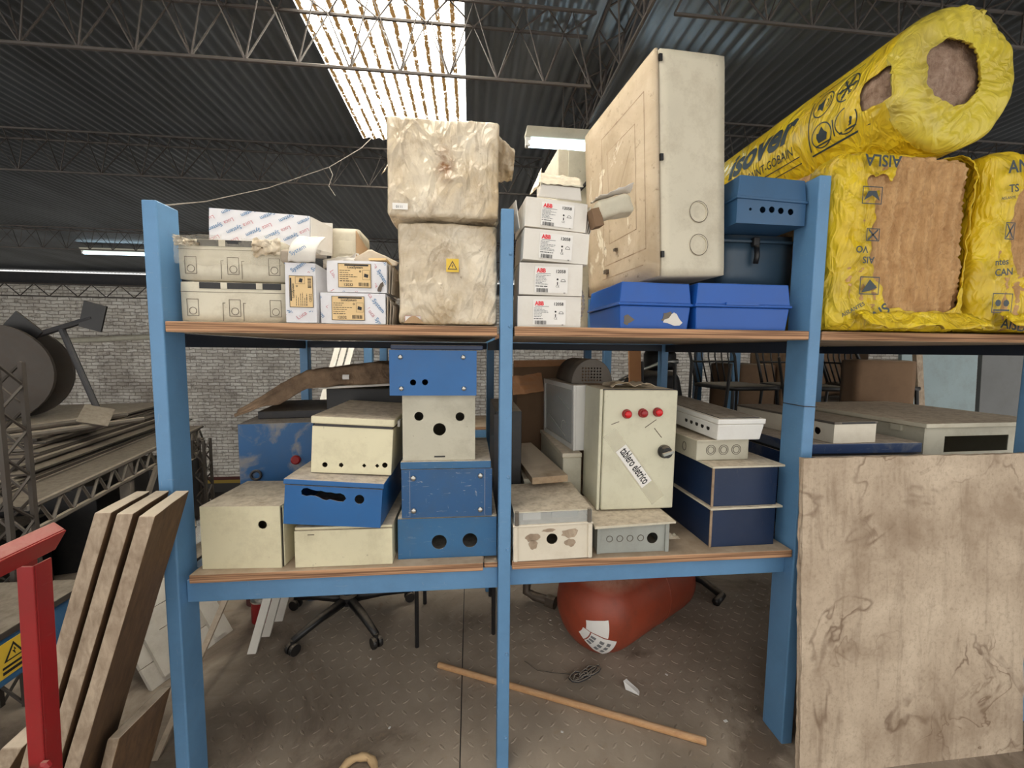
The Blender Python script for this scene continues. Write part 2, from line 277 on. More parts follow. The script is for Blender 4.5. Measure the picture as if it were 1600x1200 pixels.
# ---------------------------------------------------------------- mesh helpers
class MB:
    def __init__(s): s.bm = bmesh.new()
    def add(s, verts, faces, mtx=None):
        vs = [s.bm.verts.new((mtx @ Vector(v)) if mtx else v) for v in verts]
        for f in faces:
            try: s.bm.faces.new([vs[i] for i in f])
            except ValueError: pass
        return s
    def box(s, x0, x1, y0, y1, z0, z1, mtx=None):
        v = [(x, y, z) for z in (z0, z1) for y in (y0, y1) for x in (x0, x1)]
        return s.add(v, [(0, 2, 3, 1), (4, 5, 7, 6), (0, 1, 5, 4), (2, 6, 7, 3), (0, 4, 6, 2), (1, 3, 7, 5)], mtx)
    def hexa(s, b, t_):   # bottom and top quads, counter clockwise from above
        return s.add(list(b)+list(t_), [(3, 2, 1, 0), (4, 5, 6, 7), (0, 1, 5, 4), (1, 2, 6, 5), (2, 3, 7, 6), (3, 0, 4, 7)])
    def tube(s, pts, r, n=8, closed=False):
        pts = [Vector(p) for p in pts]; rs = r if isinstance(r, (list, tuple)) else [r]*len(pts); rings = []; nrm = None; L = len(pts)
        for i, p in enumerate(pts):
            a = pts[i-1] if (i or closed) else p; b = pts[(i+1) % L] if (i < L-1 or closed) else p
            d = (b-a).normalized()
            if nrm is None: nrm = d.orthogonal().normalized()
            nrm = (nrm - d*nrm.dot(d)).normalized(); bi = d.cross(nrm)
            rings.append([s.bm.verts.new(p + (nrm*math.cos(2*PI*k/n) + bi*math.sin(2*PI*k/n))*rs[i]) for k in range(n)])
        for i in range(L if closed else L-1):
            A, B = rings[i], rings[(i+1) % L]
            for k in range(n): s.bm.faces.new((A[k], A[(k+1) % n], B[(k+1) % n], B[k]))
        if not closed:
            s.bm.faces.new(list(reversed(rings[0]))); s.bm.faces.new(rings[-1])
        return s
    def lathe(s, prof, mtx=None, n=24):   # profile (radius, z) turned round z
        rings = []
        for (r, z) in prof: rings.append([s.bm.verts.new((mtx @ Vector((r*math.cos(2*PI*k/n), r*math.sin(2*PI*k/n), z))) if mtx else (r*math.cos(2*PI*k/n), r*math.sin(2*PI*k/n), z)) for k in range(n)])
        for A, B in zip(rings, rings[1:]):
            for k in range(n): s.bm.faces.new((A[k], A[(k+1) % n], B[(k+1) % n], B[k]))
        s.bm.faces.new(list(reversed(rings[0]))); s.bm.faces.new(rings[-1]); return s
    def sheet(s, outer, holes, t, mtx):   # flat plate with real holes; 2D (u, v) outline, thickness along +w
        b = bmesh.new(); ed = []
        for lp in [outer]+list(holes):
            vs = [b.verts.new((u, v, 0)) for u, v in lp]
            for i in range(len(vs)): ed.append(b.edges.new((vs[i], vs[(i+1) % len(vs)])))
        bmesh.ops.triangle_fill(b, edges=ed, use_beauty=True)
        g = bmesh.ops.extrude_face_region(b, geom=b.faces[:])
        bmesh.ops.translate(b, vec=(0, 0, t), verts=[x for x in g['geom'] if isinstance(x, bmesh.types.BMVert)])
        b.verts.index_update()
        s.add([v.co.copy() for v in b.verts], [[v.index for v in f.verts] for f in b.faces], mtx); b.free(); return s
    def merge(s, other):
        other.bm.verts.index_update(); s.add([v.co.copy() for v in other.bm.verts], [[v.index for v in f.verts] for f in other.bm.faces]); return s
    def build(s, name, mat, parent=None, loc=None, rot=None, bevel=0, smooth=False, solid=0, seg=2, normals=True, sub=0):
        if normals: bmesh.ops.recalc_face_normals(s.bm, faces=s.bm.faces[:])
        me = bpy.data.meshes.new(name); s.bm.to_mesh(me); s.bm.free()
        me.materials.append(mat)
        if smooth: me.polygons.foreach_set('use_smooth', [True]*len(me.polygons))
        o = bpy.data.objects.new(name, me); C.objects.link(o)
        if parent: o.parent = parent
        if loc: o.location = loc
        if rot: o.rotation_euler = rot
        if solid:
            m = o.modifiers.new('thickness', 'SOLIDIFY'); m.thickness = solid; m.offset = 0
        if bevel:
            m = o.modifiers.new('rounded_edges', 'BEVEL'); m.width = bevel; m.segments = seg; m.limit_method = 'ANGLE'; m.angle_limit = R(40)
        if sub:
            m = o.modifiers.new('smooth', 'SUBSURF'); m.levels = sub; m.render_levels = sub
        return o
def box(x0, x1, y0, y1, z0, z1, mtx=None): return MB().box(x0, x1, y0, y1, z0, z1, mtx)
def tag(o, label=None, cat=None, group=None, kind=None):
    if label: o['label'] = label
    if cat: o['category'] = cat
    if group: o['group'] = group
    if kind: o['kind'] = kind
    return o
def thing(name, label, cat, loc=(0, 0, 0), rot=(0, 0, 0), group=None):
    o = bpy.data.objects.new(name, None); C.objects.link(o); o.empty_display_size = .05
    o.location = loc; o.rotation_euler = rot; return tag(o, label, cat, group)
def one(mb, name, mat, label, cat, group=None, **k): return tag(mb.build(name, mat, **k), label, cat, group)
def struct(mb, name, mat, **k): return tag(mb.build(name, mat, **k), kind='structure')
def copy_tree(o, parent=None):
    c = o.copy(); C.objects.link(c); c.parent = parent
    for ch in list(o.children): copy_tree(ch, c)
    return c
def circ(x, z, r, n=20): return [(x+r*math.cos(2*PI*k/n), z+r*math.sin(2*PI*k/n)) for k in range(n)]
FRONT = lambda y=0: Matrix(((1, 0, 0, 0), (0, 0, 1, y), (0, 1, 0, 0), (0, 0, 0, 1)))      # (u, v, w) -> x=u, z=v, y=y+w
LEFT = lambda x=0: Matrix(((0, 0, 1, x), (-1, 0, 0, 0), (0, 1, 0, 0), (0, 0, 0, 1)))      # u runs towards -y, w towards +x
def FACE(x, y, z, a=0):      # print on a face that looks to -Y
    return Matrix.Translation((x, y, z)) @ Matrix.Rotation(PI/2, 4, 'X') @ Matrix.Rotation(a, 4, 'Z')
def SIDE(x, y, z, a=0):      # print on a face that looks to -X
    return Matrix.Translation((x, y, z)) @ Matrix.Rotation(-PI/2, 4, 'Z') @ Matrix.Rotation(PI/2, 4, 'X') @ Matrix.Rotation(a, 4, 'Z')
def shell(mb, W, D, H, holes=(), t=.002, lholes=(), topopen=False):
    mb.sheet([(0, 0), (W, 0), (W, H), (0, H)], holes, t, FRONT())
    if lholes: mb.sheet([(-D, 0), (-t, 0), (-t, H), (-D, H)], lholes, t, LEFT())
    else: mb.box(0, t, t, D, 0, H)
    mb.box(W-t, W, t, D, 0, H); mb.box(t, W-t, D-t, D, 0, H); mb.box(t, W-t, t, D-t, 0, t)
    if not topopen: mb.box(t, W-t, t, D-t, H-t, H)
    return mb
def enclosure(name, label, cat, loc, W, D, H, mat, holes=(), rot=(0, 0, 0), group=None, t=.002, bevel=.003, **k):
    e = thing(name, label, cat, loc, rot, group)
    b = shell(MB(), W, D, H, holes, t, **k).build('body', mat, e, bevel=bevel if not holes else 0)
    return e
# text and print
_fc = {}
def font_mesh(s, shear=0, bold=0):
    key = (s, shear, bold)
    if key not in _fc:
        cu = bpy.data.curves.new('print', 'FONT'); cu.body = s; cu.size = 1; cu.shear = shear; cu.offset = bold; cu.resolution_u = 3
        o = bpy.data.objects.new('print', cu); C.objects.link(o); bpy.context.view_layer.update()
        ev = o.evaluated_get(bpy.context.evaluated_depsgraph_get()); me = bpy.data.meshes.new_from_object(ev)
        vs = [v.co.copy() for v in me.vertices]; fs = [list(p.vertices) for p in me.polygons]
        bpy.data.objects.remove(o); bpy.data.meshes.remove(me); bpy.data.curves.remove(cu)
        _fc[key] = (vs, fs, max([v.x for v in vs]) if vs else 0)
    return _fc[key]
class Print:
    def __init__(s): s.mb = MB()
    def text(s, st, x, y, size, rot=0, shear=0, bold=0, align='L', width=None):
        vs, fs, w_ = font_mesh(st, shear, bold); sx = size if not width else width/w_
        off = -w_*sx/2 if align == 'C' else 0
        m = Matrix.Translation((x, y, 0)) @ Matrix.Rotation(rot, 4, 'Z') @ Matrix.Translation((off, 0, 0)) @ Matrix.Diagonal((sx, size, 1, 1))
        s.mb.add(vs, fs, m); return s
    def rect(s, x0, y0, x1, y1): s.mb.add([(x0, y0, 0), (x1, y0, 0), (x1, y1, 0), (x0, y1, 0)], [(0, 1, 2, 3)]); return s
    def frame(s, x0, y0, x1, y1, t):
        s.rect(x0, y0, x1, y0+t); s.rect(x0, y1-t, x1, y1); s.rect(x0, y0+t, x0+t, y1-t); s.rect(x1-t, y0+t, x1, y1-t); return s
    def poly(s, pts): s.mb.add([(x, y, 0) for x, y in pts], [tuple(range(len(pts)))]); return s
    def line(s, x0, y0, x1, y1, t):
        d = Vector((x1-x0, y1-y0)); n = Vector((-d.y, d.x)).normalized()*t/2
        return s.poly([(x0+n.x, y0+n.y), (x0-n.x, y0-n.y), (x1-n.x, y1-n.y), (x1+n.x, y1+n.y)])
    def ring(s, x, y, r, t, n=28, a0=0, a1=2*PI):
        for k in range(n):
            a, b = a0+(a1-a0)*k/n, a0+(a1-a0)*(k+1)/n
            s.poly([(x+r*math.cos(a), y+r*math.sin(a)), (x+r*math.cos(b), y+r*math.sin(b)), (x+(r-t)*math.cos(b), y+(r-t)*math.sin(b)), (x+(r-t)*math.cos(a), y+(r-t)*math.sin(a))])
        return s
    def barcode(s, x0, y0, x1, y1, seed=1):
        g = random.Random(seed); x = x0
        while x < x1:
            w_ = (x1-x0)*g.choice((.02, .035, .05)); s.rect(x, y0, min(x+w_, x1), y1); x += w_+(x1-x0)*g.choice((.02, .03, .045))
        return s
    def lines(s, x0, x1, ys, h, seed=1):   # unreadably small text rows
        g = random.Random(seed)
        for y in ys:
            x = x0; e = x0+(x1-x0)*g.uniform(.45, 1)
            while x < e:
                w_ = g.uniform(2, 6)*h; s.rect(x, y, min(x+w_, e), y+h); x += w_+h*.9
        return s
    def clip(s, x0, y0, x1, y1):
        b = s.mb.bm
        for co, no in (((x0, 0, 0), (-1, 0, 0)), ((x1, 0, 0), (1, 0, 0)), ((0, y0, 0), (0, -1, 0)), ((0, y1, 0), (0, 1, 0))):
            bmesh.ops.bisect_plane(b, geom=b.verts[:]+b.edges[:]+b.faces[:], plane_co=co, plane_no=no, clear_outer=True)
        return s
    def slices(s, ys):
        b = s.mb.bm
        for y in ys: bmesh.ops.bisect_plane(b, geom=b.verts[:]+b.edges[:]+b.faces[:], plane_co=(0, y, 0), plane_no=(0, 1, 0))
        return s
    def put(s, name, mat, parent, mtx=None, fn=None, label=None):
        for v in s.mb.bm.verts: v.co = (mtx @ v.co) if mtx else Vector(fn(v.co.x, v.co.y))
        o = s.mb.build(name, mat, parent, normals=False)
        if label: o['label'] = label
        return o
def nz(p, f, sd=0): return noise.noise(Vector((p[0]*f+sd*3.7, p[1]*f-sd*1.9, p[2]*f+sd*5.3)))
def soft_box(W, D, H, step=.02, r=.015, amp=.004, freq=9, seed=0, amp2=0, freq2=30):
    """rounded, slightly uneven box from 0..W, 0..D, 0..H as a closed grid"""
    b = bmesh.new(); nx, ny, nzz = max(2, int(W/step)), max(2, int(D/step)), max(2, int(H/step))
    def grid(fn, na, nb):
        V = [[b.verts.new(fn(i/na, j/nb)) for j in range(nb+1)] for i in range(na+1)]
        for i in range(na):
            for j in range(nb): b.faces.new((V[i][j], V[i+1][j], V[i+1][j+1], V[i][j+1]))
    grid(lambda u, v: (u*W, 0, v*H), nx, nzz); grid(lambda u, v: (u*W, D, v*H), nx, nzz)
    grid(lambda u, v: (0, u*D, v*H), ny, nzz); grid(lambda u, v: (W, u*D, v*H), ny, nzz)
    grid(lambda u, v: (u*W, v*D, 0), nx, ny); grid(lambda u, v: (u*W, v*D, H), nx, ny)
    bmesh.ops.remove_doubles(b, verts=b.verts[:], dist=1e-5)
    for v in b.verts:
        p = v.co; q = Vector((min(max(p.x, r), W-r), min(max(p.y, r), D-r), min(max(p.z, r), H-r))); d = p-q
        n = d.normalized() if d.length > 1e-9 else Vector((0, 0, 1))
        p2 = q+n*min(r, d.length) if d.length > 0 else p
        v.co = p2+n*(amp*nz(p2, freq, seed)+(amp2*nz(p2, freq2, seed+3) if amp2 else 0))
    mb = MB(); mb.bm.free(); mb.bm = b; return mb
def soften_tears(bm, keep, it=3):
    """round off the stair steps along torn edges"""
    for _ in range(it):
        new = {}
        for v in bm.verts:
            nb = [e.other_vert(v) for e in v.link_edges if e.is_boundary]
            if len(nb) >= 2 and keep(v.co): new[v] = v.co*.4+sum((n.co for n in nb), Vector())*(.6/len(nb))
        for v, c in new.items(): v.co = c
def inpoly(x, y, P):
    c = False; j = len(P)-1
    for i in range(len(P)):
        if (P[i][1] > y) != (P[j][1] > y) and x < (P[j][0]-P[i][0])*(y-P[i][1])/(P[j][1]-P[i][1])+P[i][0]: c = not c
        j = i
    return c
def cloth(fn, nu, nv):   # grid surface from fn(u, v)
    mb = MB(); vs = [fn(i/nu, j/nv) for i in range(nu+1) for j in range(nv+1)]
    return mb.add(vs, [(i*(nv+1)+j, (i+1)*(nv+1)+j, (i+1)*(nv+1)+j+1, i*(nv+1)+j+1) for i in range(nu) for j in range(nv)])

# ---------------------------------------------------------------- the building
# steel mezzanine floor with raised lozenges
fl = MB().box(-4.6, 5.0, -3.6, 2.75, -.12, 0)
for i in range(-32, 56):
    for j in range(-18, 46):
        x, y = i*.052+.004, j*.052
        if x < -1.02 or x > 2.9 or abs(x+.0) < .0: continue
        a = R(45 if (i+j) % 2 else -45); ca, sa = math.cos(a), math.sin(a); L, wd, h = .0165, .0050, .0015
        P = [(-L, 0), (-L*.4, -wd), (L*.4, -wd), (L, 0), (L*.4, wd), (-L*.4, wd)]
        base = [(x+ca*u-sa*v, y+sa*u+ca*v, .0) for u, v in P]; top = [(x+ca*u*.7-sa*v*.5, y+sa*u*.7+ca*v*.5, h) for u, v in P]
        fl.add(base+top, [(6, 7, 8, 9, 10, 11)]+[(k, (k+1) % 6, (k+1) % 6+6, k+6) for k in range(6)])
struct(fl, 'floor', M['plate'], normals=False)
struct(box(-15, 15, 2.3, 9.4, -2.3, -2.1), 'floor_lower', M['darkfloor'])
sm = MB().box(-.035, -.031, -1.2, 2.6, 0, .0006); struct(sm, 'trim_1', M['ink'])     # joint between two floor plates
wb = MB().box(-13, 12.5, 9.2, 9.45, -1.72, 2.80); struct(wb, 'wall_back', M['brick'])
struct(box(-13, 12.5, 9.19, 9.45, -1.80, -1.72), 'trim_2', M['maroon']); struct(box(-13, 12.5, 9.185, 9.45, -1.88, -1.80), 'trim_3', M['stripe']); struct(box(-13, 12.5, 9.19, 9.45, -2.1, -1.88), 'trim_4', M['tar'])
struct(box(-13, 12.5, 9.0, 9.3, 2.80, 3.05), 'trim_5', M['dark'])      # dark gutter beam under the eave gap
struct(box(-13.2, -13, -3.6, 9.45, -2.1, 3.2), 'wall_left', M['brick']); struct(box(12.5, 12.7, -3.6, 9.45, -2.1, 3.2), 'wall_right', M['brick'])
# corrugated roof with one translucent strip
PER, AMP, ZR = .076, .009, 3.13
def corr(x0, x1, y0, y1, z=ZR, n=6):
    k = int(round((x1-x0)/PER*n)); xs = [x0+(x1-x0)*i/k for i in range(k+1)]; mb = MB()
    vs = [(x, y, z+AMP*math.sin(2*PI*x/PER)) for x in xs for y in (y0, y1)]
    return mb.add(vs, [(2*i, 2*i+1, 2*i+3, 2*i+2) for i in range(k)])
rf = corr(-13, -.866, -2.2, 9.35); rf.merge(corr(-.034, 12.5, -2.2, 9.35)); rf.merge(corr(-.866, -.034, 2.30, 9.35)); rf.merge(corr(-.866, -.034, -2.2, -.9))
struct(rf, 'ceiling', M['roof'], smooth=True, normals=False)
struct(corr(-.90, 0, -.95, 2.36, ZR+.012), 'window_1', M['skylight'], smooth=True, normals=False)
# lattice joists
def zigzag(mb, a, b, c, d, n, r):   # diagonals between chord a-b and chord c-d
    a, b, c, d = map(Vector, (a, b, c, d))
    for i in range(n):
        p0 = a.lerp(b, i/n); q = c.lerp(d, (i+.5)/n); p1 = a.lerp(b, (i+1)/n)
        mb.tube([p0, q, p1], r, 5)
def joist(a, b, w_, h, n, label, r=.009, side=(0, 1, 0), name='lattice_joist'):
    s = Vector(side)*w_; a, b = Vector(a), Vector(b); dn = Vector((0, 0, -h))
    e = thing(name, label, 'roof joist', a)
    t1, t2, u1, u2, l1, l2 = -s/2, b-a-s/2, s/2, b-a+s/2, dn, b-a+dn
    for p, q in ((t1, t2), (u1, u2), (l1, l2)): MB().tube([p, q], r, 6).build('chord', M['truss'], e)
    z = MB(); zigzag(z, l1, l2, t1, t2, n, r*.55); zigzag(z, l1, l2, u1, u2, n, r*.55); zigzag(z, t1, t2, u1, u2, n, r*.55); z.build('lacing', M['truss'], e)
    return e
joist((-5.2, .93, 3.10), (.62, .93, 3.10), .16, .30, 24, 'lattice roof joist crossing under the bright skylight')
joist((-7.5, 2.5, 3.10), (.63, 2.5, 3.10), .18, .28, 27, 'lattice roof joist behind the skylight, above the wrapped boxes', r=.008)
joist((.87, 2.5, 3.10), (6.5, 2.5, 3.10), .18, .28, 19, 'lattice roof joist seen just above the right tube lamp side of the cabinet', r=.008)
joist((-11, 5.4, 3.10), (.63, 5.4, 3.10), .18, .28, 38, 'lattice roof joist farther back, just before the left tube lamp', r=.008)
joist((.87, 5.4, 3.10), (9, 5.4, 3.10), .18, .28, 27, 'lattice roof joist deep in the dark, right of the beige cabinet', r=.008)
joist((.735, -.6, 3.10), (.735, 9.0, 3.10), .14, .26, 34, 'lattice roof joist running away from viewer above the big beige cabinet', side=(1, 0, 0))
joist((1.0, 1.78, 3.10), (8.5, 1.78, 3.10), .16, .28, 30, 'lattice roof joist to the right of the beige cabinet, behind the yellow roll', r=.008)
joist((.88, .55, 3.11), (6.5, .55, 3.11), .16, .22, 26, 'lattice roof joist above the front end of the yellow roll', r=.008)
one(MB().tube([(.838, -.8, 3.09), (.838, 8.9, 3.09)], .018, 8), 'conduit', M['dark'], 'dark round conduit running along the roof beside the cabinet', 'pipe')
e = thing('lattice_girder', 'lattice girder along the top of the white brick wall', 'roof joist', (-11.5, 8.85, 2.51))
MB().tube([(0, 0, 0), (8.6, 0, 0)], .014, 6).build('chord', M['truss'], e); MB().tube([(0, 0, .27), (8.6, 0, .27)], .014, 6).build('chord', M['truss'], e)
z = MB(); zigzag(z, (0, 0, 0), (8.6, 0, 0), (0, 0, .27), (8.6, 0, .27), 15, .011); z.build('lacing', M['truss'], e)
one(MB().tube([(-12.5, 9.1, 1.42), (-10.5, 9.1, 1.45), (-7.4, 9.1, 1.655), (-2, 9.1, 1.72)], .06, 10), 'wall_pipe', M['greygreen'], 'grey pipe running along the white brick wall at left', 'pipe', smooth=True)
# tube lamps
def lamp(x, y, z, L, label):
    e = thing('tube_lamp', label, 'lamp', (x, y, z))
    MB().hexa([(0, -.03, .03), (L, -.03, .03), (L, .03, .03), (0, .03, .03)], [(0, -.07, .075), (L, -.07, .075), (L, .07, .075), (0, .07, .075)]).build('housing', M['greygreen'], e, bevel=.004)
    MB().tube([(.02, 0, 0), (L-.02, 0, 0)], .022, 10).build('tube', M['tube'], e, smooth=True)
    for k in (0, L-.03): box(k, k+.03, -.02, .02, -.02, .04).build('end_cap', M['white'], e)
    for k in (.2*L, .8*L): MB().tube([(k, 0, .07), (k, 0, ZR-z)], .004, 5).build('hanger', M['truss'], e)
lamp(-6.47, 6.45, 2.985, 1.55, 'lit tube lamp hanging at left above the white brick wall')
lamp(.345, 1.42, 2.735, 1.2, 'lit tube lamp hanging behind the wrapped boxes and beige cabinet')
one(MB().tube([(-.64, 1.98, 3.13), (-.70, 1.9, 2.95), (-.76, 1.8, 2.82), (-.93, 1.65, 2.62), (-1.22, 1.45, 2.40), (-1.30, .95, 2.14), (-.90, .06, 1.838)], .0025, 5), 'hanging_wire', M['cobweb'], 'thin dusty wire sagging from the skylight edge to the left', 'wire')
one(MB().tube([(-.93, 1.65, 2.62), (-.90, 1.62, 2.56), (-.92, 1.6, 2.48), (-.88, 1.6, 2.42)], .003, 5), 'cobweb_strand', M['cobweb'], 'short dusty strand dangling from the sagging wire', 'cobweb')

# ---------------------------------------------------------------- blue racks
rk = thing('storage_rack', 'blue painted steel storage rack holding the electrical boxes', 'rack', (-.894, 0, 0))
def post(x, y, z1, wx=.04, wy=.09):
    x += .894; p = box(x, x+wx, y, y+wy, 0, z1).build('post', M['rack'], rk, bevel=.004); return p
pm = None
post(-.915, 0, 1.835); pm = post(.092, 0, 1.855, .04, .05); post(1.133, 0, 2.006, .042, .10); post(2.12, 0, 1.468, .042, .10)
bo = MB()
for z_ in (.12, .42, .78, 1.02, 1.5, 1.72): bo.lathe([(.006, 0), (.006, .003), (.003, .005)], Matrix.Translation((1.016, 0, z_)) @ Matrix.Rotation(PI/2, 4, 'X'), 8)
bo.build('rivets', M['rack'], pm)
post(-.915, 1.04, 1.80, .042, .05); post(.092, 1.04, 1.80, .042, .05); post(1.12, 1.04, 1.80, .042, .05); post(2.12, 1.04, 1.466, .042, .05)
def beam(x0, x1, y0, y1, z0, z1, m='rack'): box(x0+.894, x1+.894, y0, y1, z0, z1).build('beam', M[m], rk, bevel=.003)
beam(-.873, .092, .03, .07, .634, .706); beam(.132, 1.133, .04, .08, .634, .706); beam(1.175, 2.12, .04, .08, .634, .706)
for x0, x1 in ((-.873, .092), (.134, 1.12), (1.162, 2.12)):
    beam(x0, x1, 1.045, 1.085, .634, .706); beam(x0, x1, 1.04, 1.085, 1.43, 1.467, 'rackshade')
for x_ in (-.910, .096, 1.14, 2.125):
    beam(x_, x_+.03, .1, 1.04, .634, .7105); beam(x_, x_+.03, .1, 1.04, 1.425, 1.4675, 'rackshade')
one(MB().tube([(1.1315, -.0015, 1.245), (1.1765, -.0015, 1.243), (1.1765, .1015, 1.243), (1.1315, .1015, 1.246)], .0016, 5, closed=True), 'tie_wire', M['dark'], 'thin wire tied round the right blue post', 'wire')
# boards
for (x0, x1, y0, y1, z0, z1, lab, rz) in (
    (-.871, .083, .0, 1.038, 1.468, 1.499, 'plywood shelf board under the wrapped boxes, upper left bay', 0),
    (.137, 1.128, -.005, 1.038, 1.470, 1.500, 'plywood shelf board under the white cartons, upper middle bay', 0),
    (1.180, 2.42, .0, 1.038, 1.470, 1.500, 'plywood shelf board under the yellow insulation bundles', 0),
    (-.845, .043, .0, 1.03, .711, .738, 'dusty plywood board under the cream boxes, lower left bay', 0),
    (.137, 1.125, .0, 1.03, .711, .738, 'dusty plywood board under the cabinet with red lamps', 0),
    (1.180, 2.11, .0, 1.03, .711, .738, 'plywood board behind the leaning chipboard panel', 0)):
    one(box(0, x1-x0, 0, y1-y0, 0, z1-z0), 'shelf_board', M['ply'], lab, 'shelf board', 'plywood shelf boards', loc=(x0, y0, z0), bevel=.003)
one(box(.047, .091, .02, 1.0, .711, .728), 'board_strip', M['ply'], 'narrow board strip filling the gap beside the middle blue post', 'board', bevel=.002)
# second rack row behind
r2 = thing('rear_rack', 'second blue steel rack standing behind the long front rack', 'rack', (-.795, 1.9, 0))
for x_ in (0, 1.855, 2.95): box(x_, x_+.06, 0, .06, 0, 1.9).build('post', M['rack'], r2, bevel=.004)
for x0, x1 in ((.06, 1.855), (1.915, 2.95)): box(x0, x1, .01, .05, .73, .80).build('beam', M['rack'], r2); box(x0, x1, .01, .05, 1.46, 1.53).build('beam', M['rack'], r2)
for x_ in (0, 1.855, 2.95): box(x_, x_+.06, .55, .61, 0, 1.9).build('post', M['rack'], r2); box(x_+.01, x_+.05, .06, .55, .73, .7995).build('beam', M['rack'], r2)
for x0, x1, lab in ((-.733, 1.058, 'left of its middle post'), (1.122, 2.153, 'right of its middle post')):
    one(box(x0, x1, 1.92, 2.5, .801, .822), 'rear_board', M['ply'], 'lower board of the rear rack, '+lab, 'shelf board'); one(box(x0, x1, 1.92, 2.5, 1.531, 1.552), 'rear_board', M['ply'], 'upper board of the rear rack, '+lab, 'shelf board')

# ---------------------------------------------------------------- things behind the rack
e = thing('rubber_bale', 'grey dusty bale with dark coil on top behind the rack', 'bale', (1.42, 2.12, .834))
soft_box(.46, .36, .42, .03, .12, .03, 6, 3).build('bale', M['dark'], e, smooth=True)
MB().lathe([(.02, 0), (.12, .01), (.14, .05), (.14, .15), (.12, .19), (.02, .2)], Matrix.Translation((.28, .16, .42)), 18).build('coil', M['black'], e, smooth=True)
one(box(0, .075, 0, .02, 0, 1.45), 'cardboard_strip', M['kraftorange'], 'upright strip of brown board beside the rear blue post', 'board', loc=(1.06, 1.2, 0), rot=(0, R(-3), 0))
one(MB().tube([(1.24, 2.05, 1.18), (1.40, 1.99, 1.27), (1.58, 1.96, 1.345), (1.70, 1.95, 1.35)], [.012, .014, .016, .02], 8), 'metal_hose', M['chrome'], 'bent grey metal hose lying across the grey bale', 'hose', smooth=True)
# table of chairs
tb = thing('dark_table', 'dark steel table carrying the black chairs behind the rack', 'table', (1.28, 1.22, 0))
box(0, 2.0, 0, .62, .70, .73).build('tabletop', M['black'], tb)
for x_ in (.02, 1.94):
    for y_ in (.02, .56): box(x_, x_+.04, y_, y_+.04, 0, .70).build('leg', M['black'], tb)
def chair(label, loc, rot, bars=6):
    c = thing('metal_chair', label, 'chair', loc, rot, 'black metal chairs piled behind the rack')
    soft_box(.40, .40, .04, .05, .018, 0).build('seat', M['blackplastic'], c, loc=(-.2, -.2, .43), smooth=True)
    for x_, y_ in ((-.18, -.18), (.18, -.18), (-.18, .18), (.18, .18)): MB().tube([(x_, y_, .44), (x_*1.12, y_*1.12, 0)], .011, 7).build('leg', M['black'], c)
    b = MB(); pts = [(-.18, .18, .44), (-.2, .24, .66)]+[(-.2*math.cos(k*PI/8), .27, .72+.16*math.sin(k*PI/8)) for k in range(9)]+[(.2, .24, .66), (.18, .18, .44)]
    b.tube(pts, .011, 7)
    for k in range(bars):
        x_ = -.15+.30*k/(bars-1); b.tube([(x_*.9, .19, .46), (x_, .255, .66), (x_, .27, .72+.155*math.sqrt(max(0, 1-(x_/.2)**2)))], .006, 6)
    b.tube([(-.2, .24, .62), (.2, .24, .62)], .008, 6); b.build('backrest', M['black'], c, smooth=True); return c
one(box(1.30, 1.60, 1.28, 1.54, .7305, .882), 'low_crate', M['dark'], 'low dark crate on the table under the upside-down chair', 'crate')
chair('black metal chair upside down on the low dark crate, legs up, beside the rear post', (1.455, 1.40, 1.357), (PI, 0, R(6)))
chair('black metal chair upright on the dark table, next to the upturned one', (1.905, 1.50, .735), (0, 0, R(8)))
chair('black metal chair upright on the table, arched back left of right blue post', (2.40, 1.47, .735), (0, 0, R(-9)))
chair('black metal chair at the right end of the table, right of right blue post', (3.0, 1.52, .735), (0, 0, R(80)))
one(MB().tube([(2.15, 1.30, .742), (2.11, 1.27, 1.10), (2.03, 1.25, 1.40)], .009, 7), 'steel_rod', M['black'], 'bent black rod standing between the black chairs', 'rod')
# boards and cabinet panels at the far right
one(box(0, .69, 0, .03, 0, 1.62), 'pale_blue_board', M['wallpanel'], 'tall pale blue board standing behind the beige chest', 'board', loc=(3.42, 1.62, 0), rot=(R(-2), 0, 0), bevel=.003)
one(box(0, .8, 0, .03, 0, 1.62), 'grey_board', M['greypanel'], 'tall dark grey board at the far right behind the beige chest', 'board', loc=(4.15, 1.62, 0), rot=(R(-2), 0, 0), bevel=.003)
e = thing('cardboard_box', 'brown cardboard box standing behind the beige chest lid', 'box', (2.245, .90, .739), (0, 0, R(-8)))
soft_box(.34, .13, .652, .03, .012, .006, 8, 5).build('carton', M['kraftdark'], e, smooth=True)
one(box(0, .05, 0, .03, 0, 1.75), 'wooden_lath', M['oldwood'], 'slanted wooden slat among the black chairs', 'slat', loc=(3.36, 1.33, 0), rot=(R(-4), R(-4), 0))
one(soft_box(.75, .5, .50, .05, .1, .03, 5, 8), 'dusty_bundle', M['kraftdark'], 'large dusty brown bundle behind the black chairs', 'bundle', loc=(2.95, 2.15, 1.022), smooth=True)
one(box(2.90, 3.85, 2.1, 2.7, 0, .99), 'steel_crate', M['dark'], 'dark steel crate under the dusty brown bundle', 'crate')
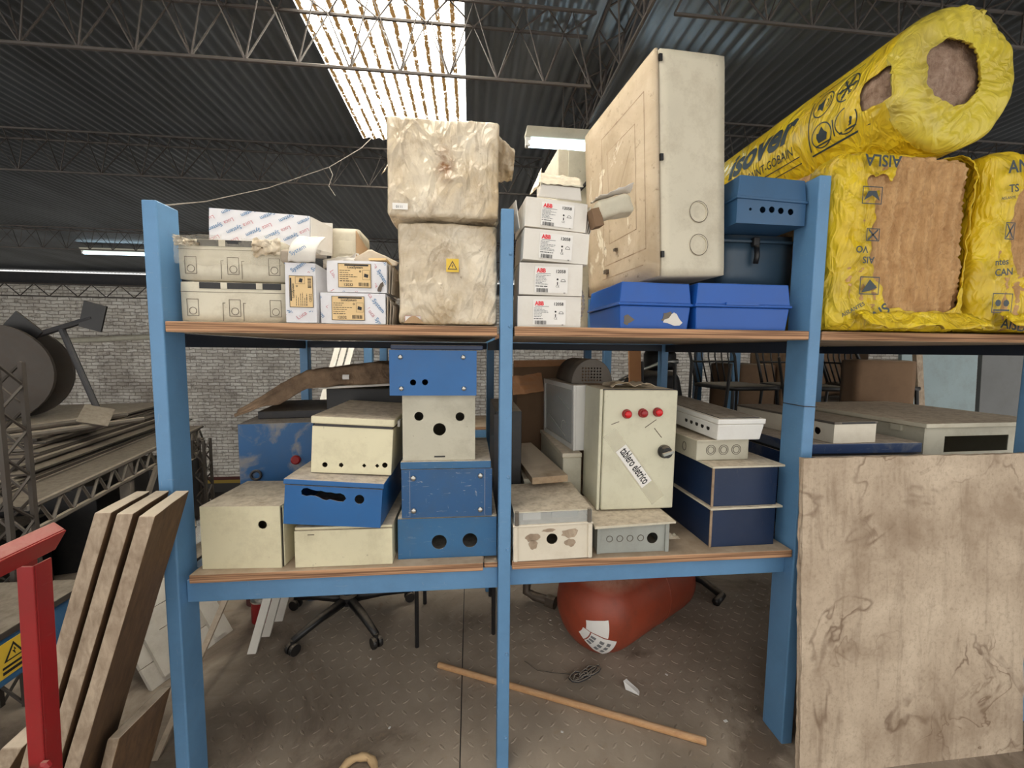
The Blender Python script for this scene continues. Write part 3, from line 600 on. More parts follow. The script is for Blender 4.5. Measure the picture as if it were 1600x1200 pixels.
# mouldings leaning from the floor towards the rear rack
for (bx, by, tx, lab) in ((-1.012, .64, -.965, 'white moulding strip leaning behind the left post, leftmost of three'), (-1.003, .755, -.917, 'white moulding strip leaning behind the left post, middle of three'), (-.993, .87, -.864, 'white moulding strip leaning behind the left post, rightmost of three')):
    a, b_ = Vector((bx, by, 0.004)), Vector((tx, 1.9, 1.49)); d = (b_-a)
    mb = MB(); p = [(-.019, -.006), (.019, -.006), (.019, .006), (-.019, .006)]
    b2 = a+d*1.22; mb.hexa([(a.x+u, a.y+v, a.z) for u, v in p], [(b2.x+u, b2.y+v, b2.z) for u, v in p])
    one(mb, 'moulding_strip', M['pvc'], lab, 'strip', 'white moulding strips')
for k, (x_, y_, w_, h_) in enumerate(((2.26, 1.98, .34, 1.33), (2.63, 1.95, .22, 1.44))):
    one(soft_box(w_, .42, h_, .04, .012, .008, 6, k+3), 'cardboard_box', M['kraftdark'], ('tall brown carton behind the black chairs, left of two', 'taller brown carton behind the black chairs, right of two')[k], 'box', loc=(x_, y_, 0), smooth=True)
mb = MB(); mb.hexa([(-1.09, .14, .003), (-1.07, .14, .003), (-1.07, .155, .003), (-1.09, .155, .003)], [(-1.02, 1.3, 1.0), (-.99, 1.3, 1.0), (-.99, 1.315, 1.0), (-1.02, 1.315, 1.0)])
one(mb, 'wooden_lath', M['oldwood'], 'thin brown slat beside the white moulding strips', 'strip')

# ---------------------------------------------------------------- left background: steel table with sheets, drum, lattice columns
def lattice_col(x, y, z0, z1, w_, label, rot=0):
    e = thing('lattice_column', label, 'lattice column', (x, y, z0), (0, 0, rot)); h = z1-z0; n = max(3, int(h/.09))
    cs = [(0, 0), (w_, 0), (w_, w_), (0, w_)]
    for cx_, cy_ in cs: box(cx_-.008, cx_+.008, cy_-.008, cy_+.008, 0, h).build('upright', M['steel'], e)
    z = MB()
    for i in range(4):
        a, b_ = cs[i], cs[(i+1) % 4]
        for k in range(n):
            p, q = (a, b_) if k % 2 else (b_, a); z.tube([(p[0], p[1], h*k/n), (q[0], q[1], h*(k+1)/n)], .006, 5)
    z.build('lacing', M['steel'], e); return e
lattice_col(-1.845, .43, 0, 1.36, .09, 'rusty lattice column at the left edge of the picture')
lattice_col(-2.10, 2.02, 0, .72, .08, 'rusty lattice column seen just right of the left blue post')
st = thing('steel_table', 'long low steel table with lattice edge, loaded with steel sheets', 'table', (-1.86, .60, 0), (0, 0, R(13.5)))
box(-1.5, .0, 0, 1.95, .735, .75).build('tabletop', M['steel'], st)
z = MB()
z.tube([(0, 0, .74), (0, 1.95, .74)], .013, 6); z.tube([(0, 0, .63), (0, 1.95, .63)], .013, 6)
for k in range(14): z.tube([(0, 1.95*k/14, .63), (0, 1.95*(k+.5)/14, .735), (0, 1.95*(k+1)/14, .63)], .008, 5)
z.build('lattice_edge', M['steelgrey'], st)
for y_ in (.78, 1.80):
    for x_ in (-.05, -1.42): box(x_, x_+.05, y_, y_+.05, 0, .735).build('leg', M['steelgrey'], st)
MB().tube([(.03, 1.05, .63), (.03, .45, .012)], .018, 6).build('brace', M['steelgrey'], st)
ca, sa = math.cos(R(13.5)), math.sin(R(13.5))
def ontable(x, y): return (-1.86+ca*x-sa*y, .60+sa*x+ca*y)
zz = .7505
for k in range(13):
    g = random.Random(k+40); off = g.uniform(-.03, .05); x0 = -1.25+g.uniform(-.05, .08); x1 = -.14-.018*k+g.uniform(-.04, .03); th = g.uniform(.008, .016)
    y0 = .12+(.055*k if k > 3 else 0)+off; p = ontable(x0, y0)
    mb = MB(); n = 10
    L_ = 2.05-y0+g.uniform(0, .25)
    mb.box(0, x1-x0, 0, L_, 0, th)
    one(mb, 'steel_sheet', M['steelgrey' if k % 3 == 0 else 'steel'], 'long rusty steel sheet lying in the flat pile on the steel table', 'sheet', 'steel sheets in the pile', loc=(p[0], p[1], zz), rot=(0, 0, R(13.5)+g.uniform(-.012, .012)))
    zz += th+.0065 if k in (4, 8) else th+.0008
ztop = zz
e = thing('cable_drum', 'big dusty round drum standing on the sheet pile at left', 'drum', (-3.10, 1.78, ztop+.32), (R(90), 0, R(14)))
MB().lathe([(.02, -.11), (.32, -.11), (.32, -.085), (.2, -.08), (.2, .08), (.32, .085), (.32, .11), (.02, .11)], None, 40).build('drum', M['steel'], e)
e = thing('plate_bracket', 'leaning steel strut with two dark base plates in front of the brick wall', 'strut', ontable(-.38, 1.28)+(ztop,))
MB().tube([(.03, 0, .01), (-.22, .05, .62)], .018, 8).build('strut', M['dark'], e)
MB().tube([(-.40, .05, .56), (-.02, .05, .69)], .02, 8).build('arm', M['dark'], e)
box(-.07, .07, -.006, .006, -.09, .09, Matrix.Translation((-.01, .04, .70)) @ Matrix.Rotation(R(15), 4, 'Y')).build('base_plate', M['black'], e)
box(-.10, .10, -.006, .006, -.08, .08, Matrix.Translation((-.44, .03, .60)) @ Matrix.Rotation(R(42), 4, 'Y')).build('base_plate', M['black'], e)
for (a, b_, r_, lab) in (((-.55, .4), (-.05, 1.1), .017, 'grey round bar lying on the sheet pile, nearest the lattice column'), ((-.75, .5), (-.25, 1.35), .02, 'grey round bar lying on the sheet pile, below the drum'), ((-1.12, .55), (-.99, .9), .022, 'short dark pipe on the sheet pile by the drum')):
    p, q = ontable(*a), ontable(*b_); one(MB().tube([p+(ztop+r_+.001,), q+(ztop+r_+.001,)], r_, 8), 'steel_bar', M['steelgrey'], lab, 'bar')
p = ontable(-.22, .95); one(box(-.07, .07, -.1, .1, 0, .008), 'loose_plate', M['steelgrey'], 'loose square steel plate tilted on the sheet pile', 'plate', loc=p+(ztop+.07,), rot=(R(25), R(18), R(35)))
p = ontable(-1.36, .30); one(box(0, .05, 0, 1.0, 0, .05), 'angle_iron', M['steel'], 'long rusty angle bar on the sheet pile at left edge', 'bar', loc=p+(ztop,), rot=(0, 0, R(4)))
for k, (x_, y_, w_, d_, h_) in enumerate(((-2.95, 1.35, .62, .8, .55), (-2.95, .82, .55, .45, .42), (-2.20, 1.72, .18, .5, .58))):
    one(box(0, w_, 0, d_, 0, h_), 'black_crate', M['black'], ('large black crate deep under the steel table', 'black crate under the near end of the steel table', 'tall narrow black crate under the far end of the steel table')[k], 'crate', loc=(x_, y_, 0), rot=(0, 0, R(13.5)), bevel=.004)
# blue machine with a warning sticker
e = thing('blue_machine', 'long blue machine beam with a yellow warning sticker at the left edge', 'machine', (-1.45, -.32, 0))
box(-.50, 0, 0, .70, .36, .51).build('housing', M['blue3'], e, bevel=.006); box(-.51, .006, -.006, .706, .511, .535).build('top', M['steel'], e, bevel=.003)
for y_ in (.04, .60):
    for x_ in (-.48, -.07): box(x_, x_+.05, y_, y_+.05, 0, .36).build('leg', M['black'], e)
def rside(u, v): return Vector((.0022, u, v))
sk = box(0, .0015, .385, .475, .385, .495).build('warning_sticker', M['yellow'], e)
P = Print(); P.poly([(.40, .432), (.46, .432), (.43, .487)]); P.rect(.395, .395, .465, .405); P.rect(.395, .412, .45, .420); P.put('sticker_print', M['ink'], sk, fn=rside)
P = Print(); P.poly([(.409, .437), (.451, .437), (.43, .476)]); P.put('sticker_fill', M['yellow'], sk, fn=lambda u, v: Vector((.0028, u, v))); P = Print(); P.poly([(.429, .470), (.436, .457), (.431, .457), (.434, .441), (.424, .458), (.43, .458)]); P.put('sticker_bolt', M['ink'], sk, fn=lambda u, v: Vector((.0034, u, v)))
one(cloth(lambda u, v: (-1.90+.43*u, 1.0+.40*v, .345+.03*math.sin(7*u+3*v)+.02*nz((u, v, 0), 4)), 12, 12), 'clear_sheet', M['clear'], 'crumpled clear plastic sheet behind the planks', 'plastic sheet', solid=.002, smooth=True)
one(box(-1.87, -1.45, .98, 1.42, 0, .30), 'dark_crate', M['black'], 'dark crate under the crumpled clear sheet', 'crate')
one(MB().tube([(-1.86, 1.04, .40), (-1.78, 1.15, .46), (-1.62, 1.25, .41), (-1.52, 1.1, .43), (-1.66, 1.02, .40)], .008, 6), 'black_cable', M['black'], 'black cable loop on the dark crate behind the planks', 'cable', smooth=True)

# ---------------------------------------------------------------- upper shelf, left bay
ZU = 1.5
def mod_encl(label, z, windows=True, torn=False):
    e = thing('modular_enclosure', label, 'enclosure', (-.852, .04, z), (0, 0, R(-.5)), 'beige enclosures lying on their sides')
    W, D, H = .297, .18, .120
    soft_box(W, D, H, .03, .006, .0005).build('body', M['beige'], e, smooth=True)
    if windows:
        gl = box(.055, .285, -.001, .03, H-.021, H-.003).build('window_strip', M['black'], e)
        for x_ in (.115, .215): box(x_, x_+.018, -.002, .0, H-.021, H-.003).build('window_tab', M['beige'], gl)
    k = MB()
    for x_ in (.018, .136, .252):
        P = Print(); P.frame(x_, .018, x_+.033, .068, .0015); P.ring(x_+.0165, .033, .011, .0016); k.merge(P.mb)
    P = Print()
    for x_ in (.118, .176): P.rect(x_, .004, x_+.0015, .058); P.rect(x_, .0565, x_+.008, .058)
    k.merge(P.mb); P = Print(); P.rect(.0, H-.032, W, H-.0308); k.merge(P.mb)
    for v in k.bm.verts: v.co = FACE(0, -.0012, 0) @ v.co
    k.build('moulded_lines', M['pipe'], e, normals=False)
    return e
mod_encl('beige modular enclosure lying on its side, bottom of the pair at left post', ZU)
e = mod_encl('beige modular enclosure in torn clear wrap, on top of the pair at left post', ZU+.123)
w1 = cloth(lambda u, v: (-.004+.298*u, -.004-.006*(1+nz((u*4, v*3, 1), 2.2))-.012*max(0, v-.75)*(1+nz((u, v, 0), 9)), .045+.083*v+.012*nz((u, v, 2), 5)*(v < .1 or v > .9)), 40, 14)
dl = [f for f in w1.bm.faces if nz(f.calc_center_median()*7, 1.0, 4) > .12 and f.calc_center_median().x > .09]; bmesh.ops.delete(w1.bm, geom=dl, context='FACES')
w1.build('torn_wrap', M['film_clear'], e, smooth=True)
cr = cloth(lambda u, v: (.215+.08*u, -.012-.03*v*(1-v)-.012*nz((u, v, 7), 5), .075+.045*v+.02*nz((u, v, 3), 4)), 14, 10); cr.build('torn_wrap', M['wrap'], e, smooth=True)
cr = cloth(lambda u, v: (-.004+.07*u, -.008-.016*nz((u, v, 7), 8), .098+(.030-.02*u)*v+.008*nz((u, v, 3), 6)), 16, 10); cr.build('torn_wrap', M['wrap'], e, smooth=True)

def sys_pattern(parent, W, H, ang, size, mtx, seed, keep=None, flip=False):
    """diagonal rows of the printed two-word pattern, clipped to a face W x H"""
    for word, mat in (('System', 'inkblue'), ('Luca', 'inkred')):
        P = Print(); rows = int((W+H)/size/1.9)+3; ca_, sa_ = math.cos(ang), math.sin(ang); pitch = size*6.6
        for i in range(-rows, rows+1):
            for j in range(-rows//3-2, rows//3+3):
                u = j*pitch+(i*1.7 % 3)*pitch/3+(0 if word == 'System' else -size*2.25); v = i*size*1.75
                P.text(word, W/2+u*ca_-v*sa_, H/2+u*sa_+v*ca_, size, ang, 0, .012 if word == 'System' else 0)
        P.clip(.002, .002, W-.002, H-.002)
        if keep:
            b = P.mb.bm; x0, y0, x1, y1 = keep
            bmesh.ops.delete(b, geom=[f for f in b.faces if x0-.01 < f.calc_center_median().x < x1+.01 and y0-.008 < f.calc_center_median().y < y1+.008], context='FACES')
        if P.mb.bm.faces: P.put('pattern_print', M[mat], parent, mtx)
def sys_label(parent, mtx, w=.094, h=.072):
    L_ = MB().box(0, w, 0, h, 0, .0006, mtx).build('paper_label', M['tan'], parent)
    m2 = mtx @ Matrix.Translation((0, 0, .0012)); P = Print()
    P.frame(0, 0, w, h, .0014); P.rect(w*.2, h*.90, w*.92, h*.965); P.text('LucaSystem', w*.52, h*.80, h*.135, align='C', bold=.02)
    P.lines(w*.05, w*.62, [h*q for q in (.70, .61, .52, .44, .35)], h*.022, 3); P.lines(w*.05, w*.6, [h*.26], h*.03, 9)
    P.text('12032', w*.16, h*.07, h*.155, bold=.012); P.barcode(w*.62, h*.07, w*.93, h*.22, 5)
    P.frame(w*.74, h*.34, w*.96, h*.74, .0007); P.poly([(w*.78, h*.46), (w*.9, h*.42), (w*.92, h*.55), (w*.8, h*.6)]); P.ring(w*.67, h*.68, h*.04, h*.02, 12)
    P.put('label_print', M['ink'], L_, m2)
def carton(name, label, loc, W, D, H, mat, rot=(0, 0, 0), group=None, flaps=True):
    e = thing(name, label, 'box', loc, rot, group); soft_box(W, D, H, .03, .003, .0015, 7, rnd.random()*9).build('carton', mat, e, smooth=False); return e
G_ = 'white patterned cartons on the upper left shelf'
# tall carton with a bent open flap
e = carton('printed_carton', 'tall white patterned carton with sideways tan label and bent open flap', (-.540, .0, ZU), .087, .16, .176, M['cartonlilac'], (0, 0, R(2)), G_)
sys_pattern(e, .089, .176, R(35), .017, FACE(0, -.0026, 0), 1, keep=(.012, .044, .078, .138))
sys_label(e, FACE(.079, -.002, .045, PI/2), .092, .066)
fp = cloth(lambda u, v: (.012+.075*u+.02*v, -.003-.035*math.sin(v*2.4)*.6+.05*v*v, .176+.082*v+.005*nz((u, v, 0), 4)), 8, 12)
fo = fp.build('flap', M['carton'], e, solid=.002, smooth=True); P = Print(); P.text('System', .03, .01, .017, R(30), 0, .01); P.put('flap_print', M['inkblue'], fo, Matrix.Translation((0, -.016, .178)) @ FACE(0, -.012, 0))
soft_box(.055, .04, .04, .007, .012, .012, 20, 4).build('crumpled_flap', M['kraftgrey'], e, loc=(-.012, -.004, .172), smooth=True)
# two lying cartons
e = carton('printed_carton', 'white patterned carton with tan label 12032, lower of the pair by the wrapped boxes', (-.449, .02, ZU), .192, .19, .094, M['cartonlilac'], (0, 0, 0), G_)
sys_pattern(e, .192, .094, R(-52), .017, FACE(0, -.0026, 0), 2, keep=(.032, .01, .13, .084)); sys_label(e, FACE(.034, -.002, .011), .096, .072)
for k in range(3): box(0, .0025, -.002, .12, 0, .085-.012*k).build('side_flap', M['kraftgrey'], e, loc=(.1935+.006*k, .005+.01*k, 0), rot=(0, R(1.5+1.5*k), R(-2*k)))
e = carton('printed_carton', 'white patterned carton with tan label and brown butterfly stain, upper of the pair', (-.431, .028, ZU+.0955), .177, .19, .095, M['cartonlilac'], (0, 0, 0), G_)
sys_pattern(e, .177, .095, R(-58), .017, FACE(0, -.0026, 0), 3, keep=(.034, .012, .132, .09)); sys_label(e, FACE(.034, -.002, .014), .097, .072)
P = Print(); P.poly([(.150, .004), (.160, .004), (.163, .018), (.168, .022), (.166, .034), (.159, .030), (.154, .022), (.149, .012)]); P.put('stain', M['pipe'], e, FACE(0, -.0028, 0))
box(0, .0025, 0, .12, 0, .088).build('side_flap', M['kraftgrey'], e, loc=(.179, .01, .002), rot=(0, R(3), R(-3))); box(0, .0025, 0, .12, 0, .08).build('side_flap', M['kraftgrey'], e, loc=(.185, .02, 0), rot=(0, R(4), R(-4)))
fp = cloth(lambda u, v: (.05+.14*u+.01*nz((u, v, 0), 3), .10+.03*v, .093+(.065-.05*abs(u-.35)*1.5)*v+.01*u), 10, 8); fp.build('flap', M['kraftgrey'], e, solid=.003, smooth=True)
box(.125, .177, .01, .16, .0955, .102).build('packing', M['tan'], e, rot=(0, R(-2), 0))
# long carton lying on the enclosures, pattern upside down
e = carton('printed_carton', 'long white carton with upside-down printed pattern lying on the beige enclosures', (-.800, .10, ZU+.2535), .295, .17, .098, M['cartonlilac'], (0, R(2.2), R(1)), G_)
sys_pattern(e, .295, .098, R(180+28), .0165, FACE(0, -.0026, 0), 4)
MB().box(-.003, .332, .10, .104, 0, .108).build('flap', M['carton'], e); MB().hexa([(.297, 0, 0), (.299, 0, 0), (.345, .06, 0), (.343, .06, 0)], [(.297, 0, .095), (.299, 0, .095), (.345, .06, .082), (.343, .06, .082)]).build('flap', M['carton'], e)
# plastic housing wrapped in torn cardboard behind the tall carton
e = thing('wrapped_housing', 'beige plastic housing half wrapped in torn cardboard, behind the tall carton', 'enclosure', (-.488, .245, ZU+.001))
soft_box(.10, .16, .345, .02, .008, .001).build('housing', M['beige'], e, smooth=True); box(.03, .075, -.002, 0, .255, .30).build('knockout', M['beige'], e, bevel=.001)
cloth(lambda u, v: (.09+.075*u*(1-.3*v), -.01+.1*u*u, .0+(.335-.09*u)*v+.012*nz((u, v, 3), 5)), 12, 20).build('cardboard_wrap', M['kraft'], e, solid=.003, smooth=True)
cloth(lambda u, v: (-.02+.12*u, -.012-.01*nz((u, v, 1), 4), .20+.05*v*(.6+u*.5)+.008*nz((u, v, 0), 6)), 12, 8).build('cardboard_wrap', M['carton'], e, solid=.003, smooth=True)
# the two plastic wrapped cartons
def wrapped(label, loc, W, D, H, seed, mat='wrap'):
    e = thing('wrapped_box', label, 'box', loc, (0, 0, 0), 'large boxes in dusty clear wrap')
    box(.016, W-.016, .018, D-.016, .004, H-.016).build('box', M['cream'], e, bevel=.008)
    w_ = soft_box(W, D, H, .007, .010, .0045, 8, seed, .0024, 22)
    for v in w_.bm.verts:   # gathered folds
        p = v.co
        if p.y < D*.2:
            r1 = max(0, 1-2.6*abs(nz((p.x*.95+p.z*.3, p.y, p.z*.4-p.x*.2), 10, seed)))**2; r2 = max(0, 1-3.2*abs(nz((p.x*.6-p.z*.7, p.y, p.z*.3+p.x*.3), 13, seed+4)))**2; r3 = max(0, 1-3.5*abs(nz((p.x, p.y, p.z*.55), 24, seed+9)))**2
            v.co.y += .006*(1-r1)+.004*(1-r2)+.002*(1-r3)-.006
            v.co.y += .0022*math.sin(55*(p.x-W*.55)*(1.15-.9*abs(p.z/H-.5))+6*nz(p, 7, seed))*(.3+.7*abs(nz(p, 4, seed+1)))
    w_.build('plastic_wrap', M[mat], e, smooth=True); return e
e1 = wrapped('lower large box in wrinkled clear wrap with small yellow warning sticker', (-.222, .03, ZU+.004), .305, .33, .308, 2)
b = box(.148, .186, -.011, -.0085, .160, .200).build('warning_sticker', M['yellow'], e1); P = Print(); P.poly([(.152, .167), (.182, .167), (.167, .194)]); P.put('sticker_print', M['pipe'], b, FACE(0, -.0116, 0)); P = Print(); P.poly([(.1565, .1695), (.1775, .1695), (.167, .188)]); P.put('sticker_fill', M['yellow'], b, FACE(0, -.012, 0)); P = Print(); P.poly([(.166, .184), (.171, .178), (.1675, .178), (.1695, .171), (.163, .1785), (.1665, .1785)]); P.put('sticker_bolt', M['pipe'], b, FACE(0, -.0124, 0))
b = box(.022, .070, -.010, -.008, .006, .024).build('paper_label', M['whitepaper'], e1); P = Print(); P.frame(.022, .006, .070, .024, .001); P.text('0111', .034, .010, .011, bold=.02); P.put('label_print', M['inkred'], b, FACE(0, -.0108, 0))
cloth(lambda u, v: (.02+.06*u, -.016-.008*math.sin(3*u), -.001+.022*v*math.sin(PI*u)+.002), 8, 4).build('torn_edge', M['kraft'], e1, solid=.002)
e2 = wrapped('upper large box in dusty clear wrap with rust-brown stain, on top of the other', (-.246, .0, ZU+.323), .332, .35, .283, 6, 'wrapstain')
b = box(.018, .062, -.009, -.0075, .012, .030).build('paper_label', M['whitepaper'], e2); P = Print(); P.text('0111', .028, .016, .010, bold=.02); P.put('label_print', M['inkgrey'], b, FACE(0, -.0098, 0))
cloth(lambda u, v: (.333+.050*u, .04+.10*v+.01*nz((u, v, 0), 3), .26-.10*v*(1-.5*u)-.06*u*(1-abs(2*v-1)*.3)+.006*nz((u, v, 1), 5)), 10, 14).build('wrap_tail', M['wrap'], e2, smooth=True, solid=.001)
cloth(lambda u, v: (-.002-.022*u, .05+.08*v, .16+.06*v-.03*u+.008*nz((u, v, 1), 5)), 6, 8).build('wrap_tail', M['wrap'], e2, smooth=True, solid=.001)
cloth(lambda u, v: (.02+.28*u, .06+.14*v, .283+.008*abs(nz((u*6, v*3, 1), 1.5))+.004), 20, 8).build('wrap_tail', M['wrap'], e2, smooth=True, solid=.001)

# ---------------------------------------------------------------- upper shelf, middle bay
def abb(label, loc, W, H, rz, ry=0, seed=1):
    e = thing('carton', label, 'box', loc, (0, ry, rz), 'white cartons with red letters in a stack')
    soft_box(W, .17, H, .03, .0025, .0012, 7, seed).build('carton', M['carton'], e)
    L_ = box(.05, .155, -.0022, -.0014, .008, H-.012).build('paper_label', M['whitepaper'], e)
    P = Print(); P.text('ABB', .056, H*.70, H*.175, bold=.045, width=.028); P.put('logo_print', M['logored'], L_, FACE(0, -.0030, 0))
    P = Print(); P.text('12058', .115, H*.70, H*.135, bold=.02, width=.032); P.put('number_print', M['ink'], L_, FACE(0, -.0030, 0))
    P = Print(); P.rect(.056, H*.655, .100, H*.67); P.lines(.053, .10, [H*q for q in (.60, .555, .51, .465, .42, .375, .33)], H*.017, seed); P.put('small_print', M['inkgrey'], L_, FACE(0, -.0030, 0))
    P = Print(); P.lines(.053, .10, [H*.26], H*.022, seed+3); P.barcode(.056, H*.09, .092, H*.21, 8); P.ring(.122, H*.50, H*.032, H*.03, 10); P.rect(.1205, H*.33, .1235, H*.42); P.text('CE', .117, H*.25, H*.09)
    P.ring(.140, H*.44, H*.075, H*.012, 16, 0, PI); P.rect(.132, H*.425, .148, H*.44); P.text('08', .142, H*.06, H*.06); P.put('code_print', M['ink'], L_, FACE(0, -.0030, 0))
    return e
abb('white carton printed with red letters, bottom of its stack of four', (.147, .02, ZU), .206, .098, R(0), 0, 1)
e = bpy.data.objects['carton']
abb('white carton printed with red letters, second from bottom in its stack', (.150, .018, ZU+.101), .203, .100, R(-1), R(.8), 2)
abb('white carton printed with red letters, third from bottom, turned slightly', (.160, .005, ZU+.2075), .210, .096, R(3), R(2.8), 3)
e4 = abb('white carton printed with red letters, topmost of its stack, flaps open', (.165, .012, ZU+.309), .200, .090, R(4), R(3.2), 4)
for k in range(3): box(0, .0022, 0, .11, 0, .083-.01*k).build('side_flap', M['carton'], e4, loc=(.2035+.008*k, .01+.01*k, .003), rot=(0, R(5+6*k), R(-5*k)))
box(0, .0022, 0, .12, 0, .085).build('side_flap', M['carton'], e4, loc=(-.012, .02, -.004), rot=(0, R(-12), R(6)))
bag = cloth(lambda u, v: (.362+.026*u*math.sin(PI*min(1, v*1.15))+.003*math.sin(90*v), .06+.05*u, ZU+.003+.19*v), 8, 60)
one(bag, 'crumpled_bag', M['wrap'], 'crumpled plastic bag squeezed right of the white carton stack', 'bag', solid=.001, smooth=True)
e = thing('dusty_packet', 'small dusty packet lying tilted on the topmost white carton', 'packet', (.205, .03, ZU+.403), (R(24), R(5), R(-6)))
MB().hexa([(0, 0, 0), (.142, 0, 0), (.142, .12, 0), (0, .12, 0)], [(.010, .004, .036), (.132, .004, .036), (.118, .12, .062), (.022, .12, .062)]).build('packet', M['carton'], e, bevel=.004)
cloth(lambda u, v: (.0+.14*u, .001+.12*v, .040+.022*v+.006*nz((u*3, v*3, 0), 2.5)), 14, 12).build('torn_wrap', M['kraftbeige'], e, smooth=True, solid=.001)
cloth(lambda u, v: (-.022+.03*u, .05+.05*v, .0+.05*v*u+.03*u+.004*nz((u, v, 2), 9)), 6, 6).build('torn_wrap', M['wrap'], e, smooth=True, solid=.001)
# narrow cabinet behind the stack
e = thing('narrow_cabinet', 'pale narrow cabinet standing behind the white carton stack', 'cabinet', (.395, .64, ZU), (0, R(-0), R(4)))
box(0, .165, 0, .42, 0, .845).build('body', M['kraftbeige'], e, bevel=.006); box(.05, .165, -.004, 0, .68, .838).build('panel', M['greygreen'], e, bevel=.002)
MB().tube([(.10, -.012, .66), (.13, -.02, .69), (.15, -.012, .72)], .008, 8).build('handle', M['black'], e)
# big beige cabinet on the blue boxes
Z0 = ZU+.157
cb = thing('big_cabinet', 'big beige cabinet on edge with two round knockouts, standing on the blue boxes', 'cabinet', (.618, .02, Z0+.013), (0, R(-3.2), R(7)))
W, D, H = .236, .55, .695
shell_r = soft_box(W, D, H, .03, .006, .0); shell_r.build('body', M['beige'], cb, smooth=True)
dr = soft_box(.018, D, H, .05, .008, 0); d_ = dr.build('door', M['dustdoor'], cb, loc=(-.0190, 0, 0), smooth=True)
P = Print(); P.frame(-.38, .10, -.06, .60, .004); P.frame(-.33, .18, -.12, .53, .003); P.line(-.30, .28, -.15, .47, .003); P.rect(-.40, .05, -.08, .053); P.put('door_relief', M['oldwoodend'], d_, Matrix.Translation((-.0006, 0, 0)) @ SIDE(0, 0, 0))
box(-.012, .0, .34, .365, .07, .085).build('hinge_stud', M['pipe'], d_); box(-.012, 0, .26, .275, .14, .15).build('hinge_stud', M['pipe'], d_)
for z_ in (.06, .36, .655): box(-.002, .008, -.003, .004, z_, z_+.02).build('latch_slot', M['black'], cb)
for z_ in (.10, .205):
    m_ = Matrix.Translation((.134, -.0005, z_)) @ Matrix.Rotation(PI/2, 4, 'X')
    k = MB(); n = 28
    for r0, r1, y0, y1 in ((.036, .033, .0, .0035), (.033, .030, .0035, .0035), (.030, .030, .0035, -.001), (.030, .002, -.001, .0005)):
        A = [k.bm.verts.new(m_ @ Vector((r0*math.cos(2*PI*i/n), r0*math.sin(2*PI*i/n), y0))) for i in range(n)]; B = [k.bm.verts.new(m_ @ Vector((r1*math.cos(2*PI*i/n), r1*math.sin(2*PI*i/n), y1))) for i in range(n)]
        for i in range(n): k.bm.faces.new((A[i], A[(i+1) % n], B[(i+1) % n], B[i]))
    bmesh.ops.remove_doubles(k.bm, verts=k.bm.verts[:], dist=1e-6); ko = k.build('knockout', M['beige'], cb)
    MB().tube([m_ @ Vector((.0335*math.cos(2*PI*i/28), .0335*math.sin(2*PI*i/28), .003)) for i in range(28)], .0012, 5, closed=True).build('knockout_rim', M['pipe'], ko)
# dusty fitting lying against the cabinet
e = thing('dusty_fitting', 'dust-caked paper-wrapped fitting wedged between the cartons and the big cabinet', 'fitting', (.402, .018, ZU+.336), (0, R(-16), R(6)))
soft_box(.118, .06, .062, .007, .018, .011, 15, 4, .004, 40).build('fitting', M['kraftbeige'], e, loc=(0, -.03, -.005), smooth=True)
cloth(lambda u, v: (.0+.128*u, -.03+.06*v, .063+.018*u*abs(v-.5)*2+.006*nz((u, v, 0), 6)), 12, 8).build('paper_scrap', M['carton'], e, smooth=True, solid=.001)
box(-.025, .005, -.02, .02, -.02, .035).build('clip', M['kraftdark'], e)
# blue plastic boxes
def plasticbox(label, loc, W, D, H, split, mat, rot=(0, 0, 0), holes=(), lidtilt=0, lidmat=None):
    e = thing('junction_box', label, 'junction box', loc, rot, 'blue plastic junction boxes with flanged lids'); s_ = H*split
    mb = MB()
    mb.hexa([(.006, .006, 0), (W-.006, .006, 0), (W-.006, D-.006, 0), (.006, D-.006, 0)], [(0, .0, s_), (W, .0, s_), (W, D, s_), (0, D, s_)]) if not holes else shell(mb, W, D, s_, holes)
    mb.build('base', mat, e, bevel=.004 if not holes else 0)
    l = MB().hexa([(-.006, -.006, 0), (W+.006, -.006, 0), (W+.006, D+.006, 0), (-.006, D+.006, 0)], [(-.006, -.006, .009), (W+.006, -.006, .009), (W+.006, D+.006, .009), (-.006, D+.006, .009)])
    l.hexa([(-.001, -.001, .009), (W+.001, -.001, .009), (W+.001, D+.001, .009), (-.001, D+.001, .009)], [(.006, .004, H-s_), (W-.006, .004, H-s_), (W-.006, D-.006, H-s_), (.006, D-.006, H-s_)])
    l.build('lid', lidmat or mat, e, loc=(0, 0, s_+.0005), rot=(0, lidtilt, 0), bevel=.003); return e
e = plasticbox('bright blue plastic box with dirt patches, under the big beige cabinet', (.484, .03, ZU), .250, .30, .152, .50, M['plasticblue'], (0, 0, R(3)))
g = random.Random(11)
for nm, cx_, cz_, sc_, mt in (('dirt_patch', .19, .032, 1.0, 'carton'), ('dirt_patch', .17, .042, .8, 'steelgrey'), ('dirt_patch', .03, .03, .7, 'steelgrey')):
    P = Print()
    P.poly([(cx_+sc_*(.026+.012*math.sin(3*a_+cx_*50)+g.uniform(-.006, .006))*math.cos(a_), cz_+sc_*(.021+g.uniform(-.006, .006))*math.sin(a_)) for a_ in [2*PI*i/16 for i in range(16)]])
    P.put(nm, M[mt], e, fn=lambda u, v: (u, .006*(1-v/.076)-.0012-(.0006 if mt == 'carton' else 0), v))
e = plasticbox('blue plastic box right of the dirt-patched one, against the right post', (.745, .03, ZU), .335, .33, .155, .49, M['plasticblue'], (0, 0, 0))
box(.10, .215, -.010, -.005, .083, .092).build('lid_clip', M['plasticblue'], e)
e = thing('dark_enclosure', 'dark blue-grey enclosure with black latch, standing on the right blue box', 'enclosure', (.905, .15, ZU+.157))
